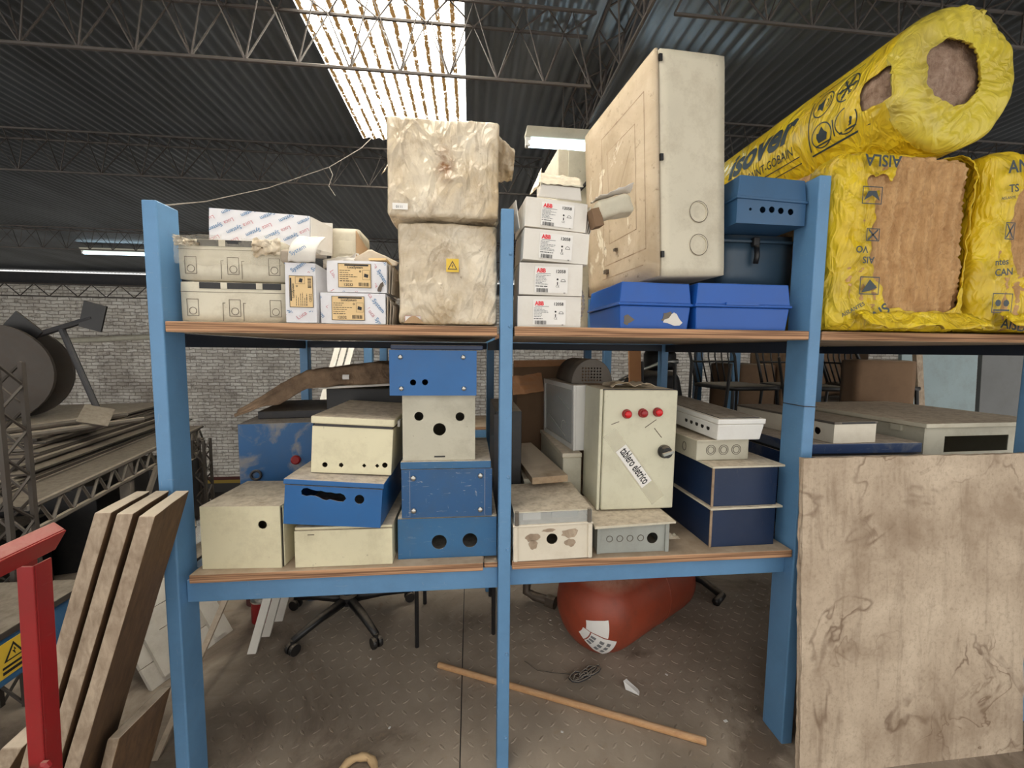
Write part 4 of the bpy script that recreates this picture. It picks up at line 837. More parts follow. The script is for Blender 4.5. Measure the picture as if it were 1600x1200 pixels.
soft_box(.272, .34, .195, .05, .008, 0).build('body', M['tealdark'], e, smooth=True); box(-.008, .282, -.010, .345, .164, .174).build('rim', M['tealdark'], e, bevel=.003)
h = MB().box(.103, .127, -.022, -.002, .150, .182); h.build('latch', M['black'], e, bevel=.004); MB().tube([(.115, -.02, .150), (.115, -.024, .112), (.115, -.018, .088)], .009, 10).build('latch_pin', M['black'], e, smooth=True); box(.08, .12, -.016, -.002, .005, .012).build('hinge', M['black'], e)
e = plasticbox('faded blue plastic box with row of holes and skewed lid, on the dark enclosure', (.874, .035, ZU+.3535), .248, .34, .156, .50, M['plasticteal'], (0, 0, R(1)), [circ(.048, .046, .005, 12)]+[circ(x_, .046+dz, .0105, 16) for x_, dz in ((.092, 0), (.125, .002), (.158, .0), (.194, -.002))], R(1.6))
one(soft_box(.15, .55, .63, .03, .02, .008, 8, 3, .005, 30), 'insulation_slab', M['wool'], 'bare orange insulation slab standing behind the blue plastic boxes', 'insulation', loc=(1.006, .52, ZU+.001), smooth=True)

# ---------------------------------------------------------------- right rack top: yellow insulation
def film_bundle(label, loc, W, D, H, hole, seed, extra=()):
    e = thing('insulation_bundle', label, 'insulation', loc, (0, 0, 0), 'yellow wrapped insulation bundles')
    wl = soft_box(W-.02, D-.02, H-.012, .009, .05, .008, 8, seed, .004, 30)
    for v in wl.bm.verts:
        p = v.co
        if p.y < D*.3: v.co.y += .009*math.sin(p.x*2*PI/.048+2*nz(p, 4, seed))+.006*nz((p.x*.5, p.y, p.z*2), 24, seed)+.003*math.sin(p.z*2*PI/.022+4*nz(p, 9, seed))-.012
    wl.build('wool_core', M['wool'], e, loc=(.01, .014, .004), smooth=True)
    f = soft_box(W, D, H, .0095, .05, .013, 7, seed+5, .005, 24)
    kill = []
    for q in f.bm.faces:
        c = q.calc_center_median()
        if c.y < .06 and inpoly(c.x+.014*nz(c, 14, seed), c.z+.014*nz(c, 15, seed+1), hole): kill.append(q)
        elif any(fn(c) for fn in extra): kill.append(q)
    bmesh.ops.delete(f.bm, geom=kill, context='FACES')
    soften_tears(f.bm, lambda c: c.y < .2)
    for v in f.bm.verts:       # rolled, puckered edge of the tear
        if any(ed.is_boundary for ed in v.link_edges): v.co += Vector((.010*nz(v.co, 30, 1), -.012-.012*abs(nz(v.co, 25, 2)), .010*nz(v.co, 28, 3)))
        elif v.co.y < .05: v.co.y += -.012*abs(math.sin(46*v.co.x+30*v.co.z*nz(v.co, 3, seed+2)+6*nz(v.co, 9, seed)))-.006*abs(nz(v.co, 34, seed))
        v.co.z = max(v.co.z, .002)
    f.build('torn_film', M['film'], e, solid=.002, smooth=True)
    return e
hole1 = [(.165, .62), (.180, .50), (.105, .40), (.125, .165), (.200, .085), (.30, .055), (.445, .070), (.478, .19), (.470, .46), (.455, .64), (.30, .70)]
b1 = film_bundle('yellow wrapped insulation bundle with big torn opening, right beside the tall blue post', (1.193, -.015, ZU+.004), .50, 1.0, .588, hole1, 1, (lambda c: c.z > .56 and c.x < .12 and c.y > .12, lambda c: c.x < .02 and c.y > .14 and c.z > .1, lambda c: c.y < .05 and inpoly(c.x, c.z, [(.075, .49), (.155, .50), (.15, .455), (.08, .44)])))
hole2 = [(.105, .50), (.068, .36), (.10, .22), (.20, .12), (.42, .10), (.5, .3), (.45, .55), (.28, .58)]
b2 = film_bundle('yellow wrapped insulation bundle at the right edge of the picture', (1.722, -.03, ZU+.007), .56, 1.0, .60, hole2, 9)
def film_text(e, items, y):
    for (s_, x_, z_, sz, a_) in items:
        P = Print(); P.text(s_, x_, z_, sz, a_, .0, .02); P.clip(.0, .0, .56, .68); P.put('film_print', M['isoink'], e, fn=lambda u, v: (u, y, v))
def film_icon(e, x0, z0, x1, z1, y, kd):
    P = Print(); P.frame(x0, z0, x1, z1, .003); w_, h_ = x1-x0, z1-z0
    if kd == 0: P.poly([(x0+w_*.1, z0+h_*.2), (x0+w_*.5, z0+h_*.5), (x0+w_*.9, z0+h_*.2), (x0+w_*.7, z0+h_*.75), (x0+w_*.3, z0+h_*.75)])
    elif kd == 1: P.line(x0+w_*.15, z0+h_*.1, x0+w_*.85, z0+h_*.9, .005); P.line(x0+w_*.85, z0+h_*.1, x0+w_*.15, z0+h_*.9, .005)
    elif kd == 2: P.poly([(x0+w_*.1, z0+h_*.1), (x0+w_*.5, z0+h_*.85), (x0+w_*.9, z0+h_*.4), (x0+w_*.5, z0+h_*.2)])
    else: P.poly(circ(x0+w_*.3, z0+h_*.5, w_*.15, 8)); P.poly(circ(x0+w_*.7, z0+h_*.5, w_*.15, 8)); P.rect(x0+w_*.1, z0+h_*.1, x0+w_*.9, z0+h_*.18)
    P.put('film_icon', M['isoink'], e, fn=lambda u, v: (u, y, v))
film_text(b1, [('AISLA', .178, .552, .050, PI), ('AIS', .110, .235, .030, PI), ('VO', .085, .268, .030, PI), ('AIS', .13, .022, .050, R(38)), ('AISLANTES', .012, .04, .018, R(28))], -.030)
film_icon(b1, .05, .40, .12, .455, -.030, 0); film_icon(b1, .075, .285, .122, .325, -.030, 1); film_icon(b1, .065, .115, .135, .172, -.030, 2)
film_text(b2, [('AN', .02, .51, .055, R(8)), ('TS', .03, .45, .034, R(8)), ('AISLANTE', .004, .425, .012, R(8)), ('ntes', .005, .215, .030, R(6)), ('CAN', .008, .180, .032, R(6)), ('AISLANTE', .05, .012, .045, R(-8))], -.032)
film_icon(b2, .008, .06, .085, .125, -.032, 3); film_icon(b2, .03, .30, .065, .355, -.032, 1)
for (bx_, x0) in ((b1, .06), (b2, .04)):      # loose skirts of film hanging at the shelf edge
    cloth(lambda u, v: (x0+.42*u, -.03-.05*v-.015*abs(math.sin(20*u))*(.4+v), max(.004, .055-.055*v+.022*math.sin(13*u+2)*v*.6+.012*nz((u*5, v*2, 0), 2)+.004)), 40, 8).build('film_skirt', M['film'], bx_, smooth=True, solid=.0015)
# the roll
RX, RZ, RR, RL = 1.585, 2.335, .222, 1.35
ro = thing('insulation_roll', 'big roll of insulation in yellow film lying on the two torn bundles', 'insulation', (RX, .0, RZ))
def rollpt(r, a, y, k=0.): return Vector((-r*math.cos(a), y, r*math.sin(a)))
co_ = MB(); n, m = 72, 50; rings = []
prof = []
for j in range(m+1):
    y = -.012+.10*(j/10)**1.2 if j <= 10 else .088+(RL-.088)*(j-10)/(m-10); prof.append(y)
core = MB().lathe([(.004, -.004), (.05, -.004), (.10, -.002), (.15, 0), (.185, .012), (RR-.014, .045), (RR-.010, .09), (RR-.010, RL-.02), (.01, RL-.01)], Matrix.Rotation(-PI/2, 4, 'X'), 56)
bmesh.ops.subdivide_edges(core.bm, edges=[ed for ed in core.bm.edges if ed.calc_length() > .02 and ed.verts[0].co.y < .12 and ed.verts[1].co.y < .12], cuts=2, use_grid_fill=True)
for v in core.bm.verts:
    if v.co.y < .12: v.co.y += -.010*nz(v.co, 16, 2)-.007*nz(v.co, 40, 4)
core.build('wool_core', M['woolgrey'], ro, smooth=True)
# film: end cap + side; tears show the wool
eh = MB(); NR, NA = 96, 230
pts = []
for i in range(NR+1):
    s_ = i/NR*(RR+RL)
    row = []
    for k in range(NA):
        a = 2*PI*k/NA
        if s_ < RR-.04: r_, y_ = s_, -.020
        elif s_ < RR+.03: t_ = (s_-(RR-.04))/.07*PI/2; r_, y_ = RR-.04+.04*math.sin(t_), -.020+.04*(1-math.cos(t_))
        else: r_, y_ = RR, .02+(s_-RR-.03)
        row.append((r_, a, y_))
    pts.append(row)
def s_of(i): # finer rings on the end cap
    return (i/58*(RR+.10)) if i <= 58 else (RR+.10)+(RL-.10)*(i-58)/(NR-58)
grid_ = []
for i in range(NR+1):
    s_ = s_of(i); row = []
    for k in range(NA):
        a = 2*PI*k/NA
        if s_ < RR-.04: r_, y_ = s_, -.020
        elif s_ < RR+.03: t_ = (s_-(RR-.04))/.07*PI/2; r_, y_ = RR-.04+.04*math.sin(t_), -.020+.04*(1-math.cos(t_))
        else: r_, y_ = RR, .02+(s_-RR-.03)
        p = rollpt(r_, a, y_); cap = max(0, 1-abs(r_-.15)/.12) if y_ < .03 else 0
        p.y += -.007*nz(p, 15, 1)*(1 if y_ < .05 else .0)-.010*abs(math.sin(9*a+8*nz(p, 5, 3)))*cap*.7
        rr_ = 1+(.022*nz(p, 6, 5)+.012*nz(p, 18, 6)) if y_ < .25 else 1+.012*nz(p, 5, 5)*(1 if math.sin(a) > .75 or math.cos(a) < .2 else .15)
        p.x *= rr_; p.z *= rr_; row.append(eh.bm.verts.new(p))
    grid_.append(row)
hc, ht, hl = [], [], []
def tear(p):
    x, z = p.x, p.z; w_ = .016*nz(p, 20, 8)
    if p.y < .04 and ((x+.042)/.100)**2+((z+.004)/.100)**2 < (1+w_*9)**2: return True      # centre
    a = math.atan2(z, -x)
    if .012+.02*w_*9 < p.y < .135+w_ and abs(a+.08) < .22+w_*4: return True     # left shoulder
    if -.02 < p.y < .05 and abs(a-1.70) < .16+w_*3 and (x*x+z*z) > .032: return True     # top
    return False
for i in range(NR):
    for k in range(NA):
        q = [grid_[i][k], grid_[i+1][k], grid_[i+1][(k+1) % NA], grid_[i][(k+1) % NA]]
        if i == 0: continue
        c = sum((v.co for v in q), Vector())/4
        if not tear(c): eh.bm.faces.new(q)
lone = [v for v in eh.bm.verts if not v.link_faces]; bmesh.ops.delete(eh.bm, geom=lone, context='VERTS')
soften_tears(eh.bm, lambda c: c.y < .3)
for v in eh.bm.verts:
    if v.co.y < .2 and any(ed.is_boundary for ed in v.link_edges): v.co.y -= .010+.010*abs(nz(v.co, 30, 2)); v.co *= 1+.010*nz(v.co, 34, 4)
far = [f for f in eh.bm.faces]
fo = eh.build('yellow_film', M['film'], ro, smooth=True, solid=.0015)
fo.data.materials.append(M['filmend'])
for p in fo.data.polygons: p.material_index = 1 if p.center.y < .03 else 0
def roll_map(a0, y0):   # u runs towards the near end, v up round the roll
    return lambda u, v: rollpt(RR*1.004+.0015, a0+v/RR, y0-u)
sl_ = [k*.012 for k in range(-30, 30)]
P = Print(); P.text('isover', .0, .0, .165, 0, .22, .035, width=.46); P.slices(sl_); P.put('film_lettering', M['isoink'], ro, fn=roll_map(.02, .86))
P = Print(); P.text('SAINT-GOBAIN', 0, 0, .052, 0, 0, .004, width=.28); P.rect(-.02, -.022, .31, -.018); P.rect(-.5, -.05, .31, -.046); P.slices(sl_); P.put('film_lettering', M['isoink'], ro, fn=roll_map(-.30, .70))
P = Print(); u0, u1, v0, v1 = .0, .225, -.05, .185
P.rect(u0, v0+.02, u0+.005, v1-.02); P.rect(u0, v0, u1+.02, v0+.007); P.rect(u0+.01, v1, u1-.02, v1+.004)
for (cx_, cy_, kd) in ((.06, .125, 'a'), (.165, .125, 'b'), (.06, .01, 'c'), (.165, .01, 'd')):
    P.ring(cx_, cy_, .046, .0045, 30)
    if kd == 'b':
        for k in range(6): P.line(cx_, cy_, cx_+.040*math.cos(k*PI/3), cy_+.040*math.sin(k*PI/3), .006); P.ring(cx_+.026*math.cos(k*PI/3), cy_+.026*math.sin(k*PI/3), .008, .003, 8)
    elif kd == 'a': P.poly([(cx_-.025, cy_-.012), (cx_-.012, cy_-.012), (cx_+.004, cy_-.028), (cx_+.004, cy_+.028), (cx_-.012, cy_+.012), (cx_-.025, cy_+.012)]); P.ring(cx_+.006, cy_, .018, .003, 10, -1, 1); P.ring(cx_+.010, cy_, .026, .003, 10, -1, 1)
    else:
        P.poly([(cx_-.018, cy_-.022), (cx_+.018, cy_-.022), (cx_+.026, cy_), (cx_+.014, cy_+.012), (cx_+.004, cy_+.032), (cx_-.012, cy_+.012), (cx_-.020, cy_+.014), (cx_-.024, cy_)]); P.rect(cx_-.035, cy_-.034, cx_+.035, cy_-.028)
        if kd == 'c': P.rect(cx_+.05, cy_-.03, cx_+.055, cy_+.03)
P.slices(sl_); P.put('film_icons', M['isoink'], ro, fn=roll_map(-.30, .335))

# ---------------------------------------------------------------- lower shelf, left bay
ZS = .7385
H_ = circ
e = enclosure('steel_box', 'cream steel box with one hole, lowest at far left of the lower shelf', 'electrical box', (-.826, .034, ZS), .240, .25, .199, M['cream'], [H_(.186, .140, .0135)], (0, 0, R(-3)))
box(.2415, .2425, .003, .25, .002, .192).build('door_gap', M['black'], e); box(.2428, .2455, .010, .25, .002, .197).build('door', M['cream'], e)
e = enclosure('steel_box', 'cream steel box under the blue box with the ragged slot', 'electrical box', (-.545, .018, ZS), .298, .35, .118, M['cream'])
box(.0, .298, .004, .35, .1195, .128).build('lid', M['cream'], e, bevel=.002); box(.04, .06, -.0006, 0, .104, .1065).build('slit', M['pipe'], e)
slot = [(.062-.014, .106), (.062-.012, .094), (.064, .090), (.076, .093), (.090, .092), (.102, .088), (.112, .082), (.124, .080), (.134, .084), (.146, .081), (.160, .078), (.174, .078), (.182, .088), (.176, .099), (.164, .1045), (.150, .103), (.136, .106), (.122, .105), (.108, .109), (.094, .108), (.080, .111), (.066, .116), (.054, .114)]
tl = R(4.2)
e = enclosure('steel_box', 'blue steel box with a ragged slot and a round hole, on the cream box', 'electrical box', (-.568, .0, ZS+.1515), .290, .47, .122, M['blue'], [slot, H_(.222, .088, .0145)], (0, tl, R(-1)))
MB().box(-.004, .294, -.004, .47, .126, .142).build('lid', M['blue'], e, bevel=.002)
e = enclosure('steel_box', 'cream steel box with thick lid and five small holes, on the slotted blue box', 'electrical box', (-.506, .062, ZS+.2925), .250, .41, .150, M['cream'], [circ(.042, .026, .0085, 10), circ(.092, .027, .008, 5), circ(.164, .028, .007, 4), circ(.205, .029, .007, 4), circ(.229, .032, .009, 9)], (0, R(3.4), 0))
box(.006, .246, .004, .40, .150, .160).build('gasket', M['dark'], e); box(-.004, .254, -.006, .412, .159, .183).build('lid', M['cream'], e, bevel=.004); box(.2545, .262, .05, .075, .150, .172).build('clip', M['whitepaper'], e)
e = thing('blue_cabinet', 'peeling blue cabinet with red button behind the cream boxes', 'cabinet', (-.872, .345, ZS), (0, 0, R(9)))
shell(MB(), .262, .42, .398, [], .003).build('body', M['bluepatch'], e, bevel=.004)
m_ = Matrix.Rotation(PI/2, 4, 'X')
MB().lathe([(.010, 0), (.018, 0), (.018, .008), (.013, .012), (.004, .012)], Matrix.Translation((.196, 0, .252)) @ m_, 20).build('button', M['red'], e)
MB().tube([Matrix.Translation((.056, -.004, .20)) @ m_ @ Vector((.017*math.cos(k*PI/10), .017*math.sin(k*PI/10), 0)) for k in range(20)], .005, 8, closed=True).build('ring', M['dark'], e, smooth=True)
b = box(.035, .60, .11, .50, .399, .430).build('lid', M['dark'], e, bevel=.003)
e = thing('dark_box', 'dark shallow box on the blue cabinet, under the thin white sheet', 'box', (-.60, .50, ZS+.432))
box(0, .50, 0, .40, 0, .088).build('body', M['black'], e, bevel=.003); P = Print(); P.ring(.33, .03, .012, .002); P.ring(.37, .032, .012, .002); P.put('knockouts', M['steelgrey'], e, FACE(0, -.001, 0))
one(MB().hexa([(-.60, .41, 0), (-.25, .42, .018), (-.20, .82, .018), (-.62, .82, .0)], [(-.60, .41, .010), (-.25, .42, .028), (-.20, .82, .028), (-.62, .82, .010)]), 'plastic_sheet', M['pvc'], 'thin white plastic sheet lying between the dark box and the brown paper', 'panel', loc=(0, 0, ZS+.525), bevel=.002)
def tarp_pt(u, v):
    prof = [(-.905, 1.178), (-.81, 1.235), (-.73, 1.288), (-.64, 1.335), (-.50, 1.352), (-.33, 1.360), (-.20, 1.362)]
    s_ = u*(len(prof)-1); i = min(int(s_), len(prof)-2); f = s_-i; x = prof[i][0]*(1-f)+prof[i+1][0]*f; z = prof[i][1]*(1-f)+prof[i+1][1]*f
    if v < .35: t_ = v/.35; y = .405+.02*t_; dz = -(1-t_)*.072*min(1, .25+u*2.5)
    else: y = .425+.42*(v-.35)/.65; dz = 0
    q = (x*5, y*6, v*4)
    return (x+.012*nz(q, 2.2, 1), y-.015+.014*nz(q, 1.7, 2)+.005*nz(q, 5, 4), z+dz+.016*abs(nz(q, 1.3, 3))+.005*nz(q, 4, 5))
e = thing('brown_sheet', 'crumpled dirty brown paper sheet draped over the thin white sheet', 'sheet', (0, 0, 0))
cloth(tarp_pt, 60, 26).build('sheet', M['tarp'], e, smooth=True, solid=.003)
cloth(lambda u, v: (-.50+.025*u, .392-.004*math.sin(PI*v), 1.305+.018*v), 4, 4).build('torn_spot', M['whitepaper'], e, solid=.001)
# right stack of the left bay
def screws(e, pts, r=.009, y=-.001):
    for x_, z_ in pts: MB().lathe([(r, 0), (r, .002), (r*.7, .005), (r*.2, .006)], Matrix.Translation((x_, y, z_)) @ m_, 14).build('screw', M['chrome'], e, smooth=True)
e = enclosure('steel_box', 'dull blue steel box with two big holes, bottom of the stack at middle post', 'electrical box', (-.234, .045, ZS), .322, .38, .135, M['blue3'], [H_(.133, .054, .0245), H_(.234, .056, .0245)])
box(-.0, .322, .004, .38, .1365, .1395).build('lid', M['kraftbeige'], e)
e = enclosure('steel_box', 'scratched blue steel box with four screws, second in the stack at middle post', 'electrical box', (-.220, .040, ZS+.1405), .292, .36, .160, M['blue2'])
screws(e, [(.038, .132), (.254, .136), (.038, .024), (.254, .022)])
box(-.002, .288, -.002, .36, .162, .186).build('lid', M['blue3'], e, bevel=.002); P = Print(); P.rect(.026, .004, .0268, .156); P.rect(.268, .004, .2688, .156); P.put('seam', M['chrome'], e, FACE(0, -.0006, 0))
e = enclosure('steel_box', 'worn grey steel box with three round holes, in the stack at middle post', 'electrical box', (-.216, .050, ZS+.3275), .232, .37, .214, M['greygreen'], [H_(.052, .145, .0145), H_(.183, .143, .0145), H_(.117, .102, .0205)])
box(.10, .135, -.001, 0, .010, .015).build('slit', M['black'], e)
e = enclosure('steel_box', 'blue steel box with four domed rivets and two small holes, topmost at middle post', 'electrical box', (-.250, .025, ZS+.5425), .270, .38, .142, M['blue'], [H_(.072, .041, .0095), H_(.109, .042, .0095)])
screws(e, [(.034, .120), (.228, .121), (.036, .022), (.230, .022)], .0075)
MB().box(.002, .290, .012, .38, .1435, .158).build('lid', M['navy'], e, bevel=.003)
e = thing('electrical_cabinet', 'narrow black dusty cabinet standing on edge behind the middle post', 'cabinet', (.096, .29, ZS))
box(0, .104, 0, .42, 0, .452).build('body', M['black'], e, bevel=.004); box(-.004, .03, -.006, .0, .01, .44).build('edge_strip', M['dark'], e)

# ---------------------------------------------------------------- lower shelf, middle bay
e = thing('cardboard_box', 'open brown cardboard box with hanging flap behind the middle post', 'box', (.24, .815, ZS), (0, 0, R(0)))
shell(MB(), .46, .20, .545, [], .004, topopen=True).build('carton', M['kraftdark'], e)
cloth(lambda u, v: (-.03+.155*u, -.005-.085*v, .552-.085*v+.02*u+.006*nz((u, v, 0), 4)), 8, 5).build('flap', M['kraftorange'], e, solid=.004)
cloth(lambda u, v: (-.02+.44*u, -.01-.03*v, .635-.03*v+.01*u), 8, 5).build('flap', M['kraftorange'], e, solid=.004)
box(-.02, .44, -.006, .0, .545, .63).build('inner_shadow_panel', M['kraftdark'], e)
one(box(0, .16, 0, .22, 0, .36), 'grey_box', M['steelgrey'], 'grey box standing on the rear rack board beyond the cardboard box', 'box', loc=(.34, 2.0, .823), bevel=.004)
# box with clear cover
e = thing('clear_lid_box', 'small white box with clear lid and torn label, front left of the middle bay', 'electrical box', (.147, .0, ZS), (0, R(-.8), R(.5)))
W, D, H = .250, .27, .118
bd = shell(MB(), W, D, H, [H_(.122, .070, .0185)], .004).build('body', M['offwhite'], e)
for x_ in (-.007, W-.009):
    MB().hexa([(x_, -.008, -.003 if False else .0), (x_+.016, -.008, .0), (x_+.016, .010, .0), (x_, .010, .0)], [(x_, -.008, H), (x_+.016, -.008, H), (x_+.016, .010, H), (x_, .010, H)]).build('corner_pillar', M['offwhite'], e, bevel=.005)
box(-.008, W+.008, -.010, D+.004, H, H+.007).build('rim', M['offwhite'], e, bevel=.002)
ld = MB().box(-.004, W+.004, -.006, -.003, H+.0075, H+.046); ld.box(-.004, -.001, -.003, D, H+.0075, H+.046); ld.box(W+.001, W+.004, -.003, D, H+.0075, H+.046); ld.box(-.001, W+.001, D-.003, D, H+.0075, H+.046); cl = ld.build('clear_lid', M['clear'], e)
box(-.004, W+.004, -.006, D, H+.0465, H+.050).build('lid_top', M['kraftbeige'], cl)
for x_ in (.002, W-.008): MB().tube([(x_+.003, -.006, H+.006), (x_+.003, -.006, H+.052)], .007, 10).build('lid_screw', M['steelgrey'], cl)
box(.03, .09, .03, .035, H-.06, H+.03).build('inner_device', M['whitepaper'], e); box(.13, .22, .04, .06, H-.05, H+.034).build('inner_device', M['grey'], e)
g = random.Random(5)
for (x0, z0, w_, h_) in ((.028, .062, .058, .030), (.042, .036, .034, .032), (.085, .094, .050, .012), (.150, .070, .065, .034), (.162, .040, .040, .028)):
    P = Print(); npt = 14
    P.poly([(x0+w_*(.5+.5*math.cos(2*PI*k/npt)*g.uniform(.7, 1.05)), z0+h_*(.5+.55*math.sin(2*PI*k/npt)*g.uniform(.6, 1.05))) for k in range(npt)])
    P.put('label_residue', M['oldwood'], bd, FACE(0, -.0009, 0))
e = thing('low_box', 'dust covered low box behind the clear lid box', 'box', (.212, .29, ZS))
box(0, .13, 0, .40, 0, .172).build('body', M['kraftbeige'], e, bevel=.003); box(-.003, .133, -.004, .40, .173, .184).build('lid', M['kraftbeige'], e, bevel=.002)
pk = MB().hexa([(0, 0, 0), (.138, 0, 0), (.122, .57, 0), (.0, .57, 0)], [(0, 0, .026), (.138, 0, .026), (.122, .57, .026), (0, .57, .026)])
one(pk, 'dusty_plank', M['plankx'], 'dusty sawn plank lying slanted on the low box beside the big cream cabinet', 'plank', loc=(.229, .19, ZS+.192), rot=(R(-.3), R(-2), R(4)), bevel=.002)
e = thing('long_box', 'long beige box under the clear fronted meter box', 'electrical box', (.362, .270, ZS), (0, 0, R(.6)))
box(0, .075, 0, .48, 0, .27).build('body', M['greygreen'], e, bevel=.004); box(-.004, .075, -.004, .485, .2705, .288).build('lid', M['beige'], e, bevel=.003)
e = thing('meter_box', 'white meter box with dusty clear front facing left, on the long beige box', 'electrical box', (.420, .300, ZS+.2895), (0, R(-1), R(6)))
shell(MB(), .060, .42, .262, [], .004).build('body', M['white'], e, bevel=.004)
MB().sheet([(-.42, 0), (0, 0), (0, .262), (-.42, .262)], [[(-.40, .02), (-.02, .02), (-.02, .242), (-.40, .242)]], .01, Matrix.Translation((-.0105, 0, 0)) @ LEFT()).build('front_frame', M['white'], e)
c_ = box(-.009, -.006, .018, .402, .018, .244).build('clear_front', M['clear'], e); P = Print(); P.line(-.34, .10, -.10, .04, .004); P.ring(-.12, .07, .035, .003, 16, .5, 3.4); P.line(-.2, .2, -.05, .16, .003); P.put('front_relief', M['whitepaper'], c_, SIDE(-.0096, 0, 0))
e = thing('perforated_hood', 'grey perforated metal hood arched over the meter box', 'hood', (.415, .37, ZS+.5545))
def hood(u, v): a_ = PI*(1-u); return (.085+.085*math.cos(a_), .30*v, .10*math.sin(a_))
MB().merge(cloth(hood, 20, 3)).build('hood', M['steelgrey'], e, solid=.002, smooth=True)
hl_ = [circ(x_, z_, .0038, 8) for i, x_ in enumerate([.045+.0125*k for k in range(7)]) for z_ in [.012+.0125*k for k in range(5)]]
out_ = [(.0, 0), (.17, 0)]+[(.085+.085*math.cos(k*PI/16), .10*math.sin(k*PI/16)) for k in range(1, 16)]
MB().sheet(out_, hl_, .002, FRONT()).build('perforated_front', M['steelgrey'], e)
# grey box with lid plate, carrying the cabinet
e = enclosure('steel_box', 'low grey steel box with four knockouts and one hole, under the cabinet with red lamps', 'electrical box', (.433, .030, ZS), .245, .23, .098, M['grey'], [H_(.192, .048, .0195)])
for x_ in (.040, .076, .112, .150): MB().tube([(x_+.0105*math.cos(k*PI/9), -.0006, .050+.0105*math.sin(k*PI/9)) for k in range(18)], .0013, 5, closed=True).build('knockout', M['steelgrey'], e)
MB().box(-.004, .007, -.004, -.0005, 0, .098).build('edge_strip', M['grey'], e); MB().box(.236, .249, -.006, -.0005, 0, .099).build('edge_strip', M['grey'], e)
MB().hexa([(-.024, -.040, .104), (.262, -.024, .108), (.255, .235, .108), (-.024, .235, .104)], [(-.024, -.040, .1125), (.262, -.024, .1145), (.255, .235, .1165), (-.024, .235, .1165)]).build('lid', M['kraftbeige'], e)
e = thing('control_cabinet', 'pale cream control cabinet with three red lamps and a black knob', 'cabinet', (.452, .125, ZS+.1185), (0, R(.3), R(1.2)))
W, D, H = .278, .165, .436
shell(MB(), W, D, H, [], .002).build('body', M['panel_cream'], e, bevel=.003, ) ; 
dr = box(.012, W+.006, -.020, -.002, .002, H-.002).build('door', M['panel_cream'], e, bevel=.005); box(0, W, -.002, .0, 0, H).build('gasket', M['dark'], e); box(-.002, .010, -.013, -.002, .0, H).build('frame_edge', M['panel_cream'], e, bevel=.003)
for k, x_ in enumerate((.094, .153, .208)):
    lm = MB().lathe([(.0165, 0), (.0165, .006), (.0145, .010), (.0145, .016), (.003, .016)], Matrix.Translation((x_, -.020, H-.086+.003*k)) @ m_, 22).build('lamp_bezel', M['reddark'], dr)
    MB().lathe([(.0125, 0), (.0125, .003), (.009, .006), (.002, .007)], Matrix.Translation((x_, -.036, H-.086+.003*k)) @ m_, 22).build('lamp_lens', M['redlens'] if k != 1 else M['reddark'], dr, smooth=True)
kb = MB().lathe([(.024, 0), (.024, .010), (.021, .014), (.019, .028), (.004, .028)], Matrix.Translation((.240, -.020, H-.222)) @ m_, 24).build('knob', M['blackplastic'], dr)
box(-.0045, .0045, -.058, -.046, -.019, .019, Matrix.Translation((.240, 0, H-.222)) @ Matrix.Rotation(R(72), 4, 'Y')).build('knob_grip', M['grey'], dr)
A_ = R(-52.5); Lm = FACE(.089, -.0206, .272, A_)
MB().box(.0, .315, -.028, .028, 0, .0003, FACE(.034, -.0203, .284, A_)).build('clear_tape', M['tape'], dr)
lb = MB().box(.072, .240, -.0225, .0225, 0, .0005, FACE(.034, -.0209, .284, A_)).build('paper_label', M['whitepaper'], dr)
P = Print(); P.text('tablero eletrico', .079, -.011, .047, 0, 0, .018, width=.154); P.put('lettering', M['ink'], dr, FACE(.034, -.0218, .284, A_))
for (x_, z_, w_, a_) in ((.165, .300, .05, 35), (.20, .298, .045, -50), (.04, .312, .03, 20)): MB().box(0, w_, -.0012, .0012, 0, .0006, FACE(x_, -.0203, z_, R(a_))).build('tape_edge', M['pipe'], dr)
one(cloth(lambda u, v: (.50+.16*u, .12+.14*v, ZS+.5565+.028*math.sin(PI*u)*(1-v*.4)*abs(math.sin(4*u+1))+.008*nz((u, v, 0), 6)+.004), 16, 10), 'crumpled_plastic', M['wrap'], 'crumpled white plastic scrap on top of the cabinet with red lamps', 'plastic scrap', smooth=True, solid=.001)
one(cloth(lambda u, v: (.70+.07*u, .11+.03*v, ZS+.002+.028*(1-u)*v+.01*nz((u, v, 0), 5)*v), 8, 4), 'paper_scrap', M['kraftbeige'], 'dusty curled scrap on the shelf right of the low grey box', 'scrap', solid=.001)
# right stack of middle bay
def navy(label, z, seed):
    e = enclosure('steel_box', label, 'electrical box', (.843, .042, z), .245, .50, .140, M['navy'], rot=(0, 0, R(1)))
    MB().box(-.004, .004, -.002, .0015, 0, .139).build('corner_seam', M['oldwoodend'], e)
    MB().hexa([(-.012, -.016, .1405), (.262, -.012, .1405), (.262, .52, .1405), (-.012, .52, .1405)], [(-.012, -.016, .147), (.262, -.012, .147), (.262, .52, .147), (-.012, .52, .147)]).build('lid', M['kraftbeige'], e); return e
navy('navy steel box with dusty lid, bottom of the right stack', ZS, 1); navy('navy steel box with dusty lid, second of the right stack, under the grey box', ZS+.148, 2)
e = thing('knockout_box', 'small grey box with round knockouts between navy boxes and white box', 'electrical box', (.812, .100, ZS+.2965), (0, 0, R(2)))
box(0, .205, 0, .34, 0, .075).build('body', M['greygreen'], e, bevel=.003); MB().box(-.012, .09, -.02, .34, .0755, .079).build('lid', M['kraftbeige'], e)
for x_ in (.055, .105, .155):
    for r_ in (.018, .012): MB().tube([(x_+r_*math.cos(k*PI/9), -.0006, .038+r_*math.sin(k*PI/9)) for k in range(18)], .0012, 5, closed=True).build('knockout', M['steelgrey'], e)
